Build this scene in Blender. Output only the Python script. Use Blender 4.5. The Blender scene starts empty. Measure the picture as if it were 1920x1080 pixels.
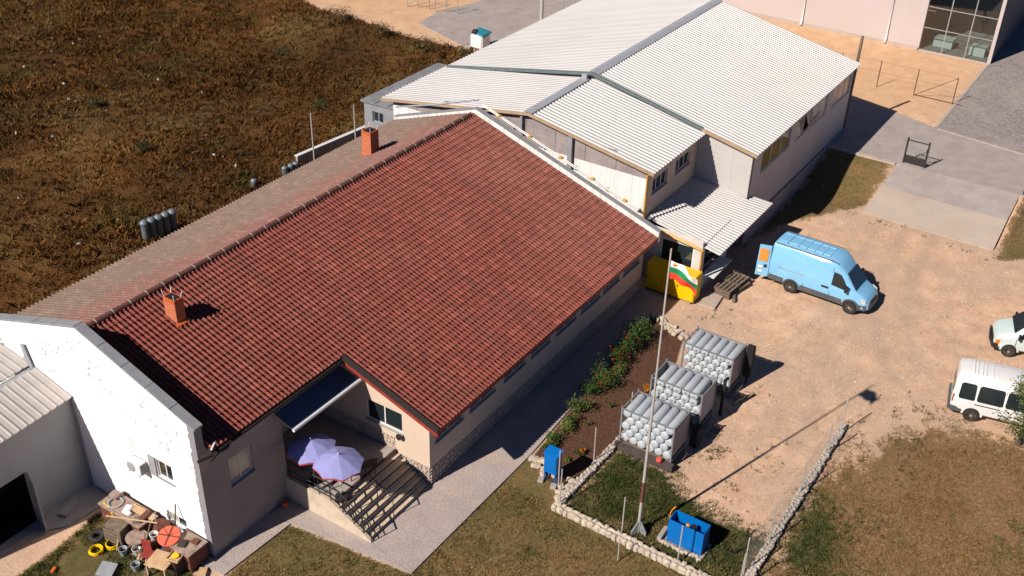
import bpy, bmesh, math, random
import numpy as np
from mathutils import Vector, Matrix
random.seed(7); RNG = np.random.default_rng(7)
R = math.radians
scene = bpy.context.scene
COL = scene.collection

# ------------------------------------------------------------------ camera
F_PX, YAW, PITCH, ROLL = 2036.83, 0.57094, 0.56323, 0.02784
cam_loc = Vector((-26.655, -20.8755, 31.0938))
fwd = Vector((math.cos(PITCH)*math.cos(YAW), math.cos(PITCH)*math.sin(YAW), -math.sin(PITCH)))
rgt = Vector((math.sin(YAW), -math.cos(YAW), 0)); upv = rgt.cross(fwd)
r2 = math.cos(ROLL)*rgt + math.sin(ROLL)*upv
u2 = -math.sin(ROLL)*rgt + math.cos(ROLL)*upv
cd = bpy.data.cameras.new('camera'); cam = bpy.data.objects.new('camera', cd); COL.objects.link(cam)
cam.matrix_world = Matrix(((r2.x, u2.x, -fwd.x, cam_loc.x), (r2.y, u2.y, -fwd.y, cam_loc.y), (r2.z, u2.z, -fwd.z, cam_loc.z), (0, 0, 0, 1)))
cd.sensor_width = 36.0; cd.lens = 36.0*F_PX/1920.0; cd.clip_end = 4000; cd.clip_start = 0.5
scene.camera = cam

# ------------------------------------------------------------------ sky and sun
SUN_EL, SUN_AZ = R(39.5), R(163.0)        # direction towards the sun: azimuth from +X, counter-clockwise
world = bpy.data.worlds.new('World'); scene.world = world; world.use_nodes = True
wn = world.node_tree; bg = wn.nodes['Background']
sky = wn.nodes.new('ShaderNodeTexSky'); sky.sky_type = 'NISHITA'; sky.sun_disc = False
sky.sun_elevation = SUN_EL; sky.sun_rotation = R(90) - SUN_AZ
sky.air_density = 0.55; sky.dust_density = 0.0; sky.ozone_density = 10.0
wn.links.new(sky.outputs['Color'], bg.inputs['Color']); bg.inputs['Strength'].default_value = 0.05
sd = bpy.data.lights.new('sun', 'SUN'); sd.energy = 5.0; sd.angle = R(0.53); sd.color = (1.0, 0.92, 0.82)
sun = bpy.data.objects.new('sun', sd); COL.objects.link(sun)
sdir = Vector((math.cos(SUN_EL)*math.cos(SUN_AZ), math.cos(SUN_EL)*math.sin(SUN_AZ), math.sin(SUN_EL)))
sun.rotation_euler = (-sdir).to_track_quat('-Z', 'Y').to_euler(); sun.location = sdir*200
scene.view_settings.view_transform = 'Standard'; scene.view_settings.look = 'None'
scene.view_settings.exposure = 0.5; scene.view_settings.gamma = 1.0
scene.view_settings.use_curve_mapping = False

# ------------------------------------------------------------------ helpers
def tag(o, label=None, cat=None, group=None, kind=None):
    if label: o['label'] = label
    if cat: o['category'] = cat
    if group: o['group'] = group
    if kind: o['kind'] = kind
    return o
BASE = {}
def thing(name, label, cat, loc=(0, 0, 0), rz=0.0, group=None):
    o = bpy.data.objects.new(name, None); COL.objects.link(o); o.empty_display_size = 0.3
    o.location = loc; o.rotation_euler = (0, 0, rz); tag(o, label, cat, group)
    BASE[o.name] = Vector(loc); return o
def base_of(o):
    return BASE.get(o.name, Vector((0, 0, 0)))

class MB:
    def __init__(s): s.v = []; s.f = []
    def add(s, vs, fs):
        n = len(s.v); s.v.extend([tuple(a) for a in vs]); s.f.extend([tuple(i+n for i in f) for f in fs]); return s
    def box(s, x0, x1, y0, y1, z0, z1):
        return s.add([(x0,y0,z0),(x1,y0,z0),(x1,y1,z0),(x0,y1,z0),(x0,y0,z1),(x1,y0,z1),(x1,y1,z1),(x0,y1,z1)],
                     [(0,3,2,1),(4,5,6,7),(0,1,5,4),(1,2,6,5),(2,3,7,6),(3,0,4,7)])
    def obox(s, c, size, rz=0.0, rx=0.0, ry=0.0):
        m = Matrix.Translation(c) @ Matrix.Rotation(rz, 4, 'Z') @ Matrix.Rotation(ry, 4, 'Y') @ Matrix.Rotation(rx, 4, 'X')
        a, b, d = size[0]/2, size[1]/2, size[2]/2
        t = MB().box(-a, a, -b, b, -d, d)
        return s.add([m @ Vector(q) for q in t.v], t.f)
    def poly(s, pts): return s.add(pts, [tuple(range(len(pts)))])
    def prism(s, pts, z0, z1):
        n = len(pts)
        vs = [(a[0], a[1], z0 if len(a) < 3 else a[2]+z0) for a in pts] + [(a[0], a[1], z1 if len(a) < 3 else a[2]+z1) for a in pts]
        fs = [tuple(range(n-1, -1, -1)), tuple(range(n, 2*n))] + [(i, (i+1) % n, (i+1) % n+n, i+n) for i in range(n)]
        return s.add(vs, fs)
    def slab(s, pts, off):            # 3D polygon thickened by the vector off
        n = len(pts); o = Vector(off)
        vs = [Vector(a) for a in pts] + [Vector(a)+o for a in pts]
        return s.add(vs, [tuple(range(n-1, -1, -1)), tuple(range(n, 2*n))] + [(i, (i+1) % n, (i+1) % n+n, i+n) for i in range(n)])
    def cyl(s, p0, p1, r0, r1=None, n=10, caps=True):
        p0, p1 = Vector(p0), Vector(p1); r1 = r0 if r1 is None else r1
        d = (p1-p0).normalized(); a = d.orthogonal().normalized(); b = d.cross(a)
        vs = []
        for p, r in ((p0, r0), (p1, r1)):
            for i in range(n):
                t = 2*math.pi*i/n; vs.append(p + a*(r*math.cos(t)) + b*(r*math.sin(t)))
        fs = [(i, (i+1) % n, (i+1) % n+n, i+n) for i in range(n)]
        if caps: fs += [tuple(range(n-1, -1, -1)), tuple(range(n, 2*n))]
        return s.add(vs, fs)
    def tube(s, pts, r, n=6):
        pts = [Vector(q) for q in pts]; rings = []; vs = []
        for i, q in enumerate(pts):
            d = (pts[min(i+1, len(pts)-1)] - pts[max(i-1, 0)]).normalized()
            a = d.cross(Vector((0, 0, 1)));
            if a.length < 1e-3: a = d.cross(Vector((1, 0, 0)))
            a.normalize(); b = d.cross(a)
            for k in range(n):
                t = 2*math.pi*k/n; vs.append(q + a*(r*math.cos(t)) + b*(r*math.sin(t)))
        fs = []
        for i in range(len(pts)-1):
            for k in range(n): fs.append((i*n+k, i*n+(k+1) % n, (i+1)*n+(k+1) % n, (i+1)*n+k))
        fs += [tuple(range(n-1, -1, -1)), tuple(range((len(pts)-1)*n, len(pts)*n))]
        return s.add(vs, fs)
    def lathe(s, prof, c=(0, 0, 0), axis='Z', n=16):   # prof: (radius, height) from bottom to top
        c = Vector(c); vs = []
        for r, h in prof:
            for i in range(n):
                t = 2*math.pi*i/n; a, b = r*math.cos(t), r*math.sin(t)
                vs.append(c + (Vector((a, b, h)) if axis == 'Z' else Vector((h, a, b)) if axis == 'X' else Vector((b, h, a))))
        fs = []
        for k in range(len(prof)-1):
            for i in range(n): fs.append((k*n+i, k*n+(i+1) % n, (k+1)*n+(i+1) % n, (k+1)*n+i))
        fs += [tuple(range(n-1, -1, -1)), tuple(range((len(prof)-1)*n, len(prof)*n))]
        return s.add(vs, fs)
    def torus(s, c, R1, r, n=24, m=6, zr=1.0):
        vs = []; fs = []
        for i in range(n):
            t = 2*math.pi*i/n
            for k in range(m):
                u = 2*math.pi*k/m; q = R1 + r*math.cos(u)
                vs.append((c[0]+q*math.cos(t), c[1]+q*math.sin(t), c[2]+r*zr*math.sin(u)))
        for i in range(n):
            for k in range(m): fs.append((i*m+k, ((i+1) % n)*m+k, ((i+1) % n)*m+(k+1) % m, i*m+(k+1) % m))
        return s.add(vs, fs)
    def mesh(s, name, mat, off=Vector((0, 0, 0)), smooth=None, recalc=True):
        me = bpy.data.meshes.new(name)
        me.from_pydata([(a[0]-off.x, a[1]-off.y, a[2]-off.z) for a in s.v], [], s.f)
        if mat: me.materials.append(mat)
        if recalc:
            b = bmesh.new(); b.from_mesh(me); bmesh.ops.recalc_face_normals(b, faces=b.faces); b.to_mesh(me); b.free()
        if smooth is not None:
            for p in me.polygons: p.use_smooth = True
            me.set_sharp_from_angle(angle=R(smooth))
        me.update(); return me
    def build(s, name, mat, parent=None, smooth=None, local=False, bevel=0.0, kind=None, recalc=True):
        off = Vector((0, 0, 0))
        if parent is not None and not local: off = base_of(parent)
        me = s.mesh(name, mat, off, smooth, recalc)
        if bevel > 0:
            b = bmesh.new(); b.from_mesh(me)
            bmesh.ops.bevel(b, geom=b.edges[:], offset=bevel, segments=1, affect='EDGES', clamp_overlap=True)
            b.to_mesh(me); b.free()
        o = bpy.data.objects.new(name, me); COL.objects.link(o)
        if parent is not None:
            o.parent = parent; BASE[o.name] = base_of(parent)
        if kind: o['kind'] = kind
        return o
def single(name, mb, mat, label, cat, group=None, kind=None, loc=None, **kw):
    """a thing that is one mesh, its origin at its base"""
    a = np.array(mb.v); c = Vector((a[:, 0].mean(), a[:, 1].mean(), a[:, 2].min())) if loc is None else Vector(loc)
    mb.v = [(q[0]-c.x, q[1]-c.y, q[2]-c.z) for q in mb.v]
    o = mb.build(name, mat, **kw); o.location = c; tag(o, label, cat, group, kind); BASE[o.name] = c; return o
def struct(name, mb, mat, **kw):
    o = mb.build(name, mat, **kw); o['kind'] = 'structure'; return o
def inst(src_mesh, name, parent, loc, rot=(0, 0, 0), scale=(1, 1, 1), world=True):
    o = bpy.data.objects.new(name, src_mesh); COL.objects.link(o); o.parent = parent
    o.location = Vector(loc) - (base_of(parent) if world else Vector((0, 0, 0)))
    o.rotation_euler = rot; o.scale = scale; return o

# ------------------------------------------------------------------ materials
def _nodes(name):
    m = bpy.data.materials.new(name); m.use_nodes = True
    nt = m.node_tree; return m, nt, nt.nodes['Principled BSDF']
def N(nt, t, **kw):
    n = nt.nodes.new(t)
    for k, v in kw.items():
        if k in n.inputs: n.inputs[k].default_value = v
        else: setattr(n, k, v)
    return n
def noise(nt, vec, scale, detail=4.0, rough=0.6):
    n = N(nt, 'ShaderNodeTexNoise'); n.inputs['Scale'].default_value = scale; n.inputs['Detail'].default_value = detail
    n.inputs['Roughness'].default_value = rough; nt.links.new(vec, n.inputs['Vector']); return n.outputs['Fac']
def ramp(nt, fac, stops):
    r = N(nt, 'ShaderNodeValToRGB'); e = r.color_ramp.elements
    while len(e) < len(stops): e.new(0.5)
    for i, (p, c) in enumerate(stops):
        e[i].position = p; e[i].color = (c[0], c[1], c[2], 1) if not isinstance(c, (int, float)) else (c, c, c, 1)
    nt.links.new(fac, r.inputs['Fac']); return r.outputs['Color']
def mixc(nt, fac, a, b):
    m = N(nt, 'ShaderNodeMix', data_type='RGBA')
    if isinstance(fac, (int, float)): m.inputs[0].default_value = fac
    else: nt.links.new(fac, m.inputs[0])
    for i, q in ((6, a), (7, b)):
        if isinstance(q, tuple): m.inputs[i].default_value = (q[0], q[1], q[2], 1)
        else: nt.links.new(q, m.inputs[i])
    return m.outputs[2]
def math_(nt, op, a, b=None):
    m = N(nt, 'ShaderNodeMath', operation=op)
    for i, q in ((0, a), (1, b)):
        if q is None: continue
        if isinstance(q, (int, float)): m.inputs[i].default_value = q
        else: nt.links.new(q, m.inputs[i])
    return m.outputs[0]
def bump(nt, b, h, strength, dist=0.02):
    n = N(nt, 'ShaderNodeBump'); n.inputs['Strength'].default_value = strength; n.inputs['Distance'].default_value = dist
    nt.links.new(h, n.inputs['Height']); nt.links.new(n.outputs['Normal'], b.inputs['Normal'])
def pos(nt): return N(nt, 'ShaderNodeNewGeometry').outputs['Position']
def smat(name, c, rough=0.7, var=0.15, scale=3.0, fine=40.0, bmp=0.0, metal=0.0, c2=None, spec=0.5, dirt=None, dscale=0.8, damt=0.5):
    """colour with broad and fine variation, optional dirt patches and relief"""
    m, nt, b = _nodes(name); P = pos(nt)
    c2 = c2 or tuple(max(0.0, q*(1-var*1.6)) for q in c)
    f = noise(nt, P, scale, 5.0); col = ramp(nt, f, [(0.3, c2), (0.7, tuple(min(1.0, q*(1+var*0.25)) for q in c))])
    f2 = noise(nt, P, fine, 3.0)
    col = mixc(nt, math_(nt, 'MULTIPLY', f2, var), col, tuple(q*0.55 for q in c))
    if dirt:
        f3 = noise(nt, P, dscale, 6.0, 0.7)
        col = mixc(nt, ramp(nt, f3, [(0.48, 0.0), (0.72, damt)]), col, dirt)
    nt.links.new(col, b.inputs['Base Color'])
    b.inputs['Roughness'].default_value = rough; b.inputs['Metallic'].default_value = metal
    b.inputs['Specular IOR Level'].default_value = spec
    if bmp: bump(nt, b, f2, bmp)
    return m
def attrmat(name, attr, rough=0.9, trans=0.0):
    m, nt, b = _nodes(name); a = N(nt, 'ShaderNodeAttribute'); a.attribute_name = attr
    nt.links.new(a.outputs['Color'], b.inputs['Base Color']); b.inputs['Roughness'].default_value = rough
    b.inputs['Specular IOR Level'].default_value = 0.15
    return m
def glass(name, c=(0.02, 0.03, 0.035), rough=0.05):
    m, nt, b = _nodes(name); f = noise(nt, pos(nt), 0.7, 2.0)
    nt.links.new(ramp(nt, f, [(0.3, tuple(q*0.5 for q in c)), (0.75, c)]), b.inputs['Base Color'])
    b.inputs['Roughness'].default_value = rough; b.inputs['Specular IOR Level'].default_value = 0.6; return m

M = {}
M['plaster_grey'] = smat('house_render_beige', (0.33, 0.28, 0.25), 0.9, 0.1, 0.7, 30, 0.1, dirt=(0.24, 0.21, 0.19), damt=0.3)
M['plaster_cream'] = smat('house_render_cream', (0.55, 0.43, 0.33), 0.9, 0.06, 0.8, 30, 0.1, dirt=(0.42, 0.34, 0.27), damt=0.2)
M['white_frame'] = smat('white_pvc', (0.6, 0.6, 0.6), 0.4, 0.05, 2)
M['glass'] = glass('window_glass')
M['glass_pale'] = smat('window_with_blind', (0.45, 0.40, 0.33), 0.15, 0.3, 1.2, 8)
M['glass_green'] = glass('window_glass_reflecting', (0.05, 0.045, 0.02), 0.03)
M['sill'] = smat('grey_sill', (0.3, 0.31, 0.33), 0.6)
M['coping'] = smat('cement_coping', (0.24, 0.245, 0.265), 0.85, 0.15, 2, 30, 0.2)
M['brick_orange'] = smat('orange_brick', (0.55, 0.11, 0.02), 0.85, 0.2, 8, 40, 0.3)
M['mortar'] = smat('mortar', (0.5, 0.42, 0.36), 0.95, 0.2, 9)
M['red_board'] = smat('red_barge_board', (0.28, 0.035, 0.025), 0.55, 0.2, 4)
M['dark_metal'] = smat('dark_painted_steel', (0.03, 0.025, 0.025), 0.45, 0.2, 6)
M['brown_metal'] = smat('brown_gutter', (0.014, 0.008, 0.007), 0.9, 0.2, 6)
M['grey_metal'] = smat('galvanised_steel', (0.42, 0.44, 0.46), 0.42, 0.15, 5, metal=0.5)
M['pole_metal'] = smat('pale_steel_tube', (0.5, 0.47, 0.44), 0.5, 0.15, 3, metal=0.2, dirt=(0.25, 0.16, 0.1), dscale=3, damt=0.4)
M['concrete'] = smat('concrete', (0.34, 0.29, 0.27), 0.92, 0.14, 0.9, 24, 0.25, dirt=(0.23, 0.185, 0.165), damt=0.5, dscale=0.5)
M['concrete_pale'] = smat('concrete_pale', (0.42, 0.34, 0.285), 0.92, 0.12, 0.9, 24, 0.25, dirt=(0.33, 0.24, 0.175), damt=0.6, dscale=0.45)
M['concrete_warm'] = smat('terrace_concrete', (0.54, 0.44, 0.335), 0.92, 0.15, 2, 24, 0.3, dirt=(0.38, 0.29, 0.21), damt=0.4)
M['stone_white'] = smat('pale_limestone', (0.52, 0.44, 0.35), 0.9, 0.3, 3.5, 22, 0.6, c2=(0.36, 0.29, 0.22))
M['stone_grey'] = smat('grey_limestone', (0.42, 0.37, 0.32), 0.9, 0.3, 3.5, 22, 0.6, c2=(0.28, 0.24, 0.2))
M['stone_clad'] = smat('cladding_stone', (0.46, 0.38, 0.31), 0.9, 0.3, 5, 22, 0.5, c2=(0.3, 0.24, 0.2))
M['mortar_dark'] = smat('dark_joint', (0.2, 0.16, 0.13), 0.95, 0.2, 9)
M['white_wall'] = None
M['panel_white'] = smat('white_sandwich_panel', (0.46, 0.425, 0.41), 0.5, 0.05, 0.6, 10)
M['roof_white'] = smat('white_trapezoid_sheet', (0.46, 0.44, 0.435), 0.5, 0.06, 0.4, 6, dirt=(0.40, 0.375, 0.36), dscale=0.25, damt=0.5)
M['ridge_cap'] = smat('grey_ridge_cap', (0.33, 0.34, 0.37), 0.45, 0.1, 2)
M['block_grey'] = smat('grey_blockwork', (0.30, 0.255, 0.25), 0.9, 0.2, 1.3, 26, 0.3, dirt=(0.26, 0.22, 0.21), dscale=1.2)
M['verge_brown'] = smat('pale_brown_verge_trim', (0.40, 0.28, 0.18), 0.5, 0.15, 3)
M['yellow_pipe'] = smat('yellow_gas_pipe', (0.62, 0.33, 0.06), 0.5, 0.2, 3)
M['yellow'] = smat('yellow_cabinet_paint', (0.72, 0.44, 0.0), 0.4, 0.06, 2)
M['blue'] = smat('blue_cabinet_paint', (0.0, 0.125, 0.42), 0.4, 0.08, 2)
M['black'] = smat('black_rubber', (0.012, 0.012, 0.013), 0.6, 0.2, 6)
M['tyre'] = smat('tyre', (0.02, 0.018, 0.017), 0.85, 0.2, 9, dirt=(0.09, 0.065, 0.045), dscale=6)
M['rim'] = smat('steel_rim', (0.30, 0.26, 0.23), 0.6, 0.2, 12, metal=0.3)
M['plastic_grey'] = smat('grey_plastic_cladding', (0.07, 0.075, 0.085), 0.6, 0.15, 4, dirt=(0.16, 0.12, 0.09), dscale=2.5, damt=0.5)
def carpaint(n, c, r=0.25):
    m = smat(n, c, r, 0.04, 1.5, 12, dirt=tuple(q*0.6+0.05 for q in c), dscale=1.4, damt=0.18)
    m.node_tree.nodes['Principled BSDF'].inputs['Coat Weight'].default_value = 0.5; return m
M['van_blue'] = carpaint('van_blue_paint', (0.19, 0.44, 0.66))
M['van_white'] = carpaint('van_white_paint', (0.68, 0.665, 0.655))
M['van_mint'] = carpaint('van_mint_white_paint', (0.48, 0.57, 0.555))
M['car_maroon'] = carpaint('car_maroon_paint', (0.06, 0.01, 0.012))
M['orange_film'] = smat('orange_window_board', (0.72, 0.26, 0.04), 0.4, 0.1, 5)
M['lamp_clear'] = smat('clear_headlamp', (0.6, 0.6, 0.6), 0.12, 0.3, 14)
M['lamp_amber'] = smat('amber_lamp', (0.75, 0.16, 0.01), 0.2, 0.2, 14)
M['lamp_red'] = smat('red_lamp', (0.35, 0.01, 0.01), 0.2, 0.2, 14)
M['cylinder'] = smat('cylinder_grey_paint', (0.41, 0.445, 0.48), 0.42, 0.1, 2, 30, dirt=(0.4, 0.36, 0.32), dscale=2, damt=0.5)
M['cylinder_end'] = M['cylinder']
M['rack_steel'] = smat('rack_grey_steel', (0.20, 0.22, 0.245), 0.5, 0.2, 4, dirt=(0.2, 0.13, 0.09), dscale=2)
M['rack_board'] = smat('rack_grey_sheet', (0.34, 0.36, 0.39), 0.6, 0.15, 2, dirt=(0.22, 0.2, 0.18), dscale=1.5)
M['wood_old'] = smat('weathered_timber', (0.20, 0.145, 0.105), 0.9, 0.35, 5, 40, 0.4)
M['wood_brown'] = smat('brown_timber', (0.045, 0.022, 0.014), 0.7, 0.3, 5, 30, 0.3)
M['plywood'] = smat('plywood_board', (0.55, 0.36, 0.20), 0.8, 0.2, 4, 30, 0.1)
M['umbrella'] = smat('lavender_parasol_cloth', (0.25, 0.25, 0.50), 0.85, 0.06, 2)
M['umbrella_red'] = smat('red_valance', (0.55, 0.06, 0.08), 0.85, 0.1, 5)
M['awning'] = smat('navy_awning_cloth', (0.045, 0.075, 0.13), 0.85, 0.15, 1.5)
M['yellow_hose'] = smat('yellow_hose', (0.80, 0.50, 0.0), 0.4, 0.1, 6)
M['red_disc'] = smat('coral_red_plastic', (0.75, 0.12, 0.06), 0.5, 0.1, 4)
M['rust'] = smat('rusty_brown_steel', (0.16, 0.055, 0.035), 0.85, 0.35, 4, 30, 0.2)
M['dusty_top'] = smat('dusty_worktop', (0.36, 0.26, 0.21), 0.9, 0.5, 5, 18, 0.3, c2=(0.16, 0.10, 0.08))
M['pail'] = smat('grey_blue_pail', (0.34, 0.38, 0.42), 0.5, 0.2, 5)
M['white_enamel'] = smat('white_enamel', (0.72, 0.72, 0.7), 0.35, 0.1, 5)
M['soil_dark'] = smat('dark_earth', (0.05, 0.035, 0.025), 1.0, 0.3, 5)
M['red_bright'] = smat('bright_red_plastic', (0.85, 0.06, 0.02), 0.5, 0.1, 6)
M['orange'] = smat('orange_paint', (0.75, 0.25, 0.02), 0.5, 0.15, 5)
M['teal_bag'] = smat('teal_tarp', (0.02, 0.2, 0.28), 0.7, 0.2, 5)
M['trunk'] = smat('bark', (0.11, 0.08, 0.055), 0.95, 0.3, 8, 30, 0.4)
M['leaf'] = attrmat('foliage', 'col'); M['weed'] = attrmat('weeds', 'col')

# white gable wall: painted white with dark flakes where the coat has come off, bare cement along its free edge
def white_wall_mat():
    m, nt, b = _nodes('white_gable_paint'); P = pos(nt)
    sep = N(nt, 'ShaderNodeSeparateXYZ'); nt.links.new(P, sep.inputs[0])
    Y, Z = sep.outputs['Y'], sep.outputs['Z']
    base = ramp(nt, noise(nt, P, 1.2, 5), [(0.3, (0.70, 0.70, 0.70)), (0.7, (0.76, 0.76, 0.75))])
    fl = ramp(nt, noise(nt, P, 5.5, 6, 0.78), [(0.56, 0.0), (0.59, 1.0)])
    zone = ramp(nt, noise(nt, P, 0.9, 3), [(0.40, 0.0), (0.52, 1.0)])
    # flaking sits in the upper half of the wall, under the coping
    top = math_(nt, 'SUBTRACT', 8.3, math_(nt, 'MULTIPLY', math_(nt, 'ABSOLUTE', math_(nt, 'SUBTRACT', Y, 10.1)), 0.34))
    dep = math_(nt, 'SUBTRACT', top, Z)
    band = ramp(nt, math_(nt, 'MULTIPLY', dep, 0.2), [(0.06, 0.0), (0.14, 1.0), (0.42, 1.0), (0.6, 0.0)])
    fac = math_(nt, 'MULTIPLY', math_(nt, 'MULTIPLY', fl, zone), band)
    col = mixc(nt, fac, base, (0.10, 0.095, 0.095))
    edge = math_(nt, 'ADD', Y, math_(nt, 'MULTIPLY', math_(nt, 'SUBTRACT', noise(nt, P, 3.5, 4), 0.5), 0.30))
    ef = ramp(nt, math_(nt, 'SUBTRACT', edge, 4.3), [(0.30, 1.0), (0.33, 0.0)])
    col = mixc(nt, ef, col, (0.20, 0.20, 0.215))
    nt.links.new(col, b.inputs['Base Color']); b.inputs['Roughness'].default_value = 0.9
    return m
M['white_wall'] = white_wall_mat()

def tile_mat(name, back=False):
    m, nt, b = _nodes(name); P = pos(nt)
    f = noise(nt, P, 2.2, 3); f2 = noise(nt, P, 0.35, 4); f3 = noise(nt, P, 14, 4)
    if not back:
        col = ramp(nt, f, [(0.25, (0.135, 0.026, 0.018)), (0.75, (0.23, 0.052, 0.037))])
        col = mixc(nt, ramp(nt, f2, [(0.45, 0.0), (0.7, 0.35)]), col, (0.24, 0.085, 0.06))
        # pale lichen towards the far end of the roof
        sep = N(nt, 'ShaderNodeSeparateXYZ'); nt.links.new(P, sep.inputs[0])
        far = ramp(nt, math_(nt, 'MULTIPLY', sep.outputs['X'], 0.05), [(0.55, 0.0), (0.93, 0.35)])
        col = mixc(nt, math_(nt, 'MULTIPLY', far, f), col, (0.36, 0.19, 0.15))
        fl = math_(nt, 'MULTIPLY', ramp(nt, noise(nt, P, 5, 5, 0.8), [(0.64, 0.0), (0.68, 1.0)]), ramp(nt, math_(nt, 'MULTIPLY', sep.outputs['X'], 0.05), [(0.78, 0.0), (0.9, 0.8)]))
        col = mixc(nt, fl, col, (0.45, 0.36, 0.32))
    else:
        sep = N(nt, 'ShaderNodeSeparateXYZ'); nt.links.new(P, sep.inputs[0])
        yy = math_(nt, 'ADD', sep.outputs['Y'], math_(nt, 'MULTIPLY', math_(nt, 'SUBTRACT', f2, 0.5), 1.6))
        lich = ramp(nt, math_(nt, 'MULTIPLY', math_(nt, 'SUBTRACT', yy, 10.8), 0.2), [(0.30, 0.0), (0.55, 1.0)])
        c1 = ramp(nt, f, [(0.25, (0.17, 0.080, 0.066)), (0.75, (0.235, 0.118, 0.098))])
        c2 = ramp(nt, f, [(0.25, (0.145, 0.10, 0.078)), (0.75, (0.21, 0.15, 0.12))])
        col = mixc(nt, lich, c1, c2)
    col = mixc(nt, math_(nt, 'MULTIPLY', f3, 0.35), col, (0.10, 0.04, 0.03))
    # every tile has its own firing colour; a few are newer or darker
    sp = N(nt, 'ShaderNodeSeparateXYZ'); nt.links.new(P, sp.inputs[0])
    ix = math_(nt, 'FLOOR', math_(nt, 'DIVIDE', math_(nt, 'ADD', sp.outputs['X'], 7.47), 0.205))
    iy = math_(nt, 'FLOOR', math_(nt, 'DIVIDE', math_(nt, 'ADD', sp.outputs['Y'], 0.82), 0.3177))
    cb = N(nt, 'ShaderNodeCombineXYZ'); nt.links.new(ix, cb.inputs[0]); nt.links.new(iy, cb.inputs[1])
    wn_ = N(nt, 'ShaderNodeTexWhiteNoise'); wn_.noise_dimensions = '2D'; nt.links.new(cb.outputs[0], wn_.inputs['Vector'])
    rv = wn_.outputs['Value']
    col = mixc(nt, ramp(nt, rv, [(0.0, 0.38), (0.35, 0.0)]), col, (0.10, 0.028, 0.02) if not back else (0.12, 0.085, 0.065))
    col = mixc(nt, ramp(nt, rv, [(0.75, 0.0), (1.0, 0.28)]), col, (0.36, 0.105, 0.075) if not back else (0.30, 0.2, 0.16))
    mp = N(nt, 'ShaderNodeMapping'); mp.inputs['Scale'].default_value = (1.6, 0.12, 0.12); nt.links.new(P, mp.inputs['Vector'])
    col = mixc(nt, ramp(nt, noise(nt, mp.outputs[0], 1.0, 5, 0.7), [(0.50, 0.0), (0.68, 0.5)]), col, (0.095, 0.035, 0.026) if not back else (0.14, 0.11, 0.085))
    nt.links.new(col, b.inputs['Base Color']); b.inputs['Roughness'].default_value = 0.75
    b.inputs['Specular IOR Level'].default_value = 0.3
    bump(nt, b, f3, 0.2); return m
M['tile'] = tile_mat('red_roof_tile'); M['tile_back'] = tile_mat('weathered_roof_tile', True)

def streak_mat():
    m, nt, b = _nodes('white_paint_streaked'); P = pos(nt)
    mp = N(nt, 'ShaderNodeMapping'); mp.inputs['Scale'].default_value = (1, 5.0, 0.25); nt.links.new(P, mp.inputs['Vector'])
    f = noise(nt, mp.outputs[0], 1.5, 6, 0.75); f2 = noise(nt, P, 1.0, 4)
    col = mixc(nt, ramp(nt, f, [(0.47, 0.0), (0.62, 0.7)]), (0.68, 0.665, 0.65), (0.36, 0.31, 0.28))
    col = mixc(nt, ramp(nt, f2, [(0.55, 0.0), (0.75, 0.35)]), col, (0.55, 0.5, 0.47))
    nt.links.new(col, b.inputs['Base Color']); b.inputs['Roughness'].default_value = 0.85; return m
M['white_streak'] = streak_mat()
M['ridge_dark'] = smat('dark_green_flashing', (0.13, 0.17, 0.17), 0.5, 0.2, 3)
M['felt'] = smat('grey_roofing_felt', (0.22, 0.225, 0.24), 0.9, 0.25, 1.5, 20, 0.2)
M['roof_shed'] = smat('shed_roof_sheet', (0.44, 0.405, 0.38), 0.5, 0.12, 1.0, 8, dirt=(0.42, 0.36, 0.31), dscale=1.2, damt=0.5)
M['panel_pink'] = smat('rosy_white_panel', (0.45, 0.385, 0.37), 0.6, 0.05, 0.3, 8)
M['drum'] = smat('grey_drum', (0.16, 0.19, 0.21), 0.5, 0.2, 4, metal=0.2)
def tint_mat():
    m = bpy.data.materials.new('clear_glazing'); m.use_nodes = True; nt = m.node_tree; nt.nodes.clear()
    o = N(nt, 'ShaderNodeOutputMaterial'); mx = N(nt, 'ShaderNodeMixShader'); t = N(nt, 'ShaderNodeBsdfTransparent'); g = N(nt, 'ShaderNodeBsdfGlossy')
    t.inputs['Color'].default_value = (0.75, 0.82, 0.82, 1); g.inputs['Roughness'].default_value = 0.03; mx.inputs[0].default_value = 0.08
    nt.links.new(t.outputs[0], mx.inputs[1]); nt.links.new(g.outputs[0], mx.inputs[2]); nt.links.new(mx.outputs[0], o.inputs['Surface']); return m
M['tint'] = tint_mat()

M['shade_navy_panel'] = smat('navy_shade_cladding', (0.02, 0.035, 0.07), 0.6, 0.1, 0.5)  # tall hall's side away from the sun, its deep shade put into the colour

M['shed_panel'] = smat('grey_shed_panel', (0.30, 0.30, 0.31), 0.6, 0.1, 0.8, 12, dirt=(0.22, 0.21, 0.2), damt=0.4)

M['ridge_brown'] = smat('weathered_ridge_tile', (0.13, 0.05, 0.035), 0.85, 0.3, 3, 18, 0.3)

M['seam'] = smat('door_gap', (0.03, 0.07, 0.11), 0.8)

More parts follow.
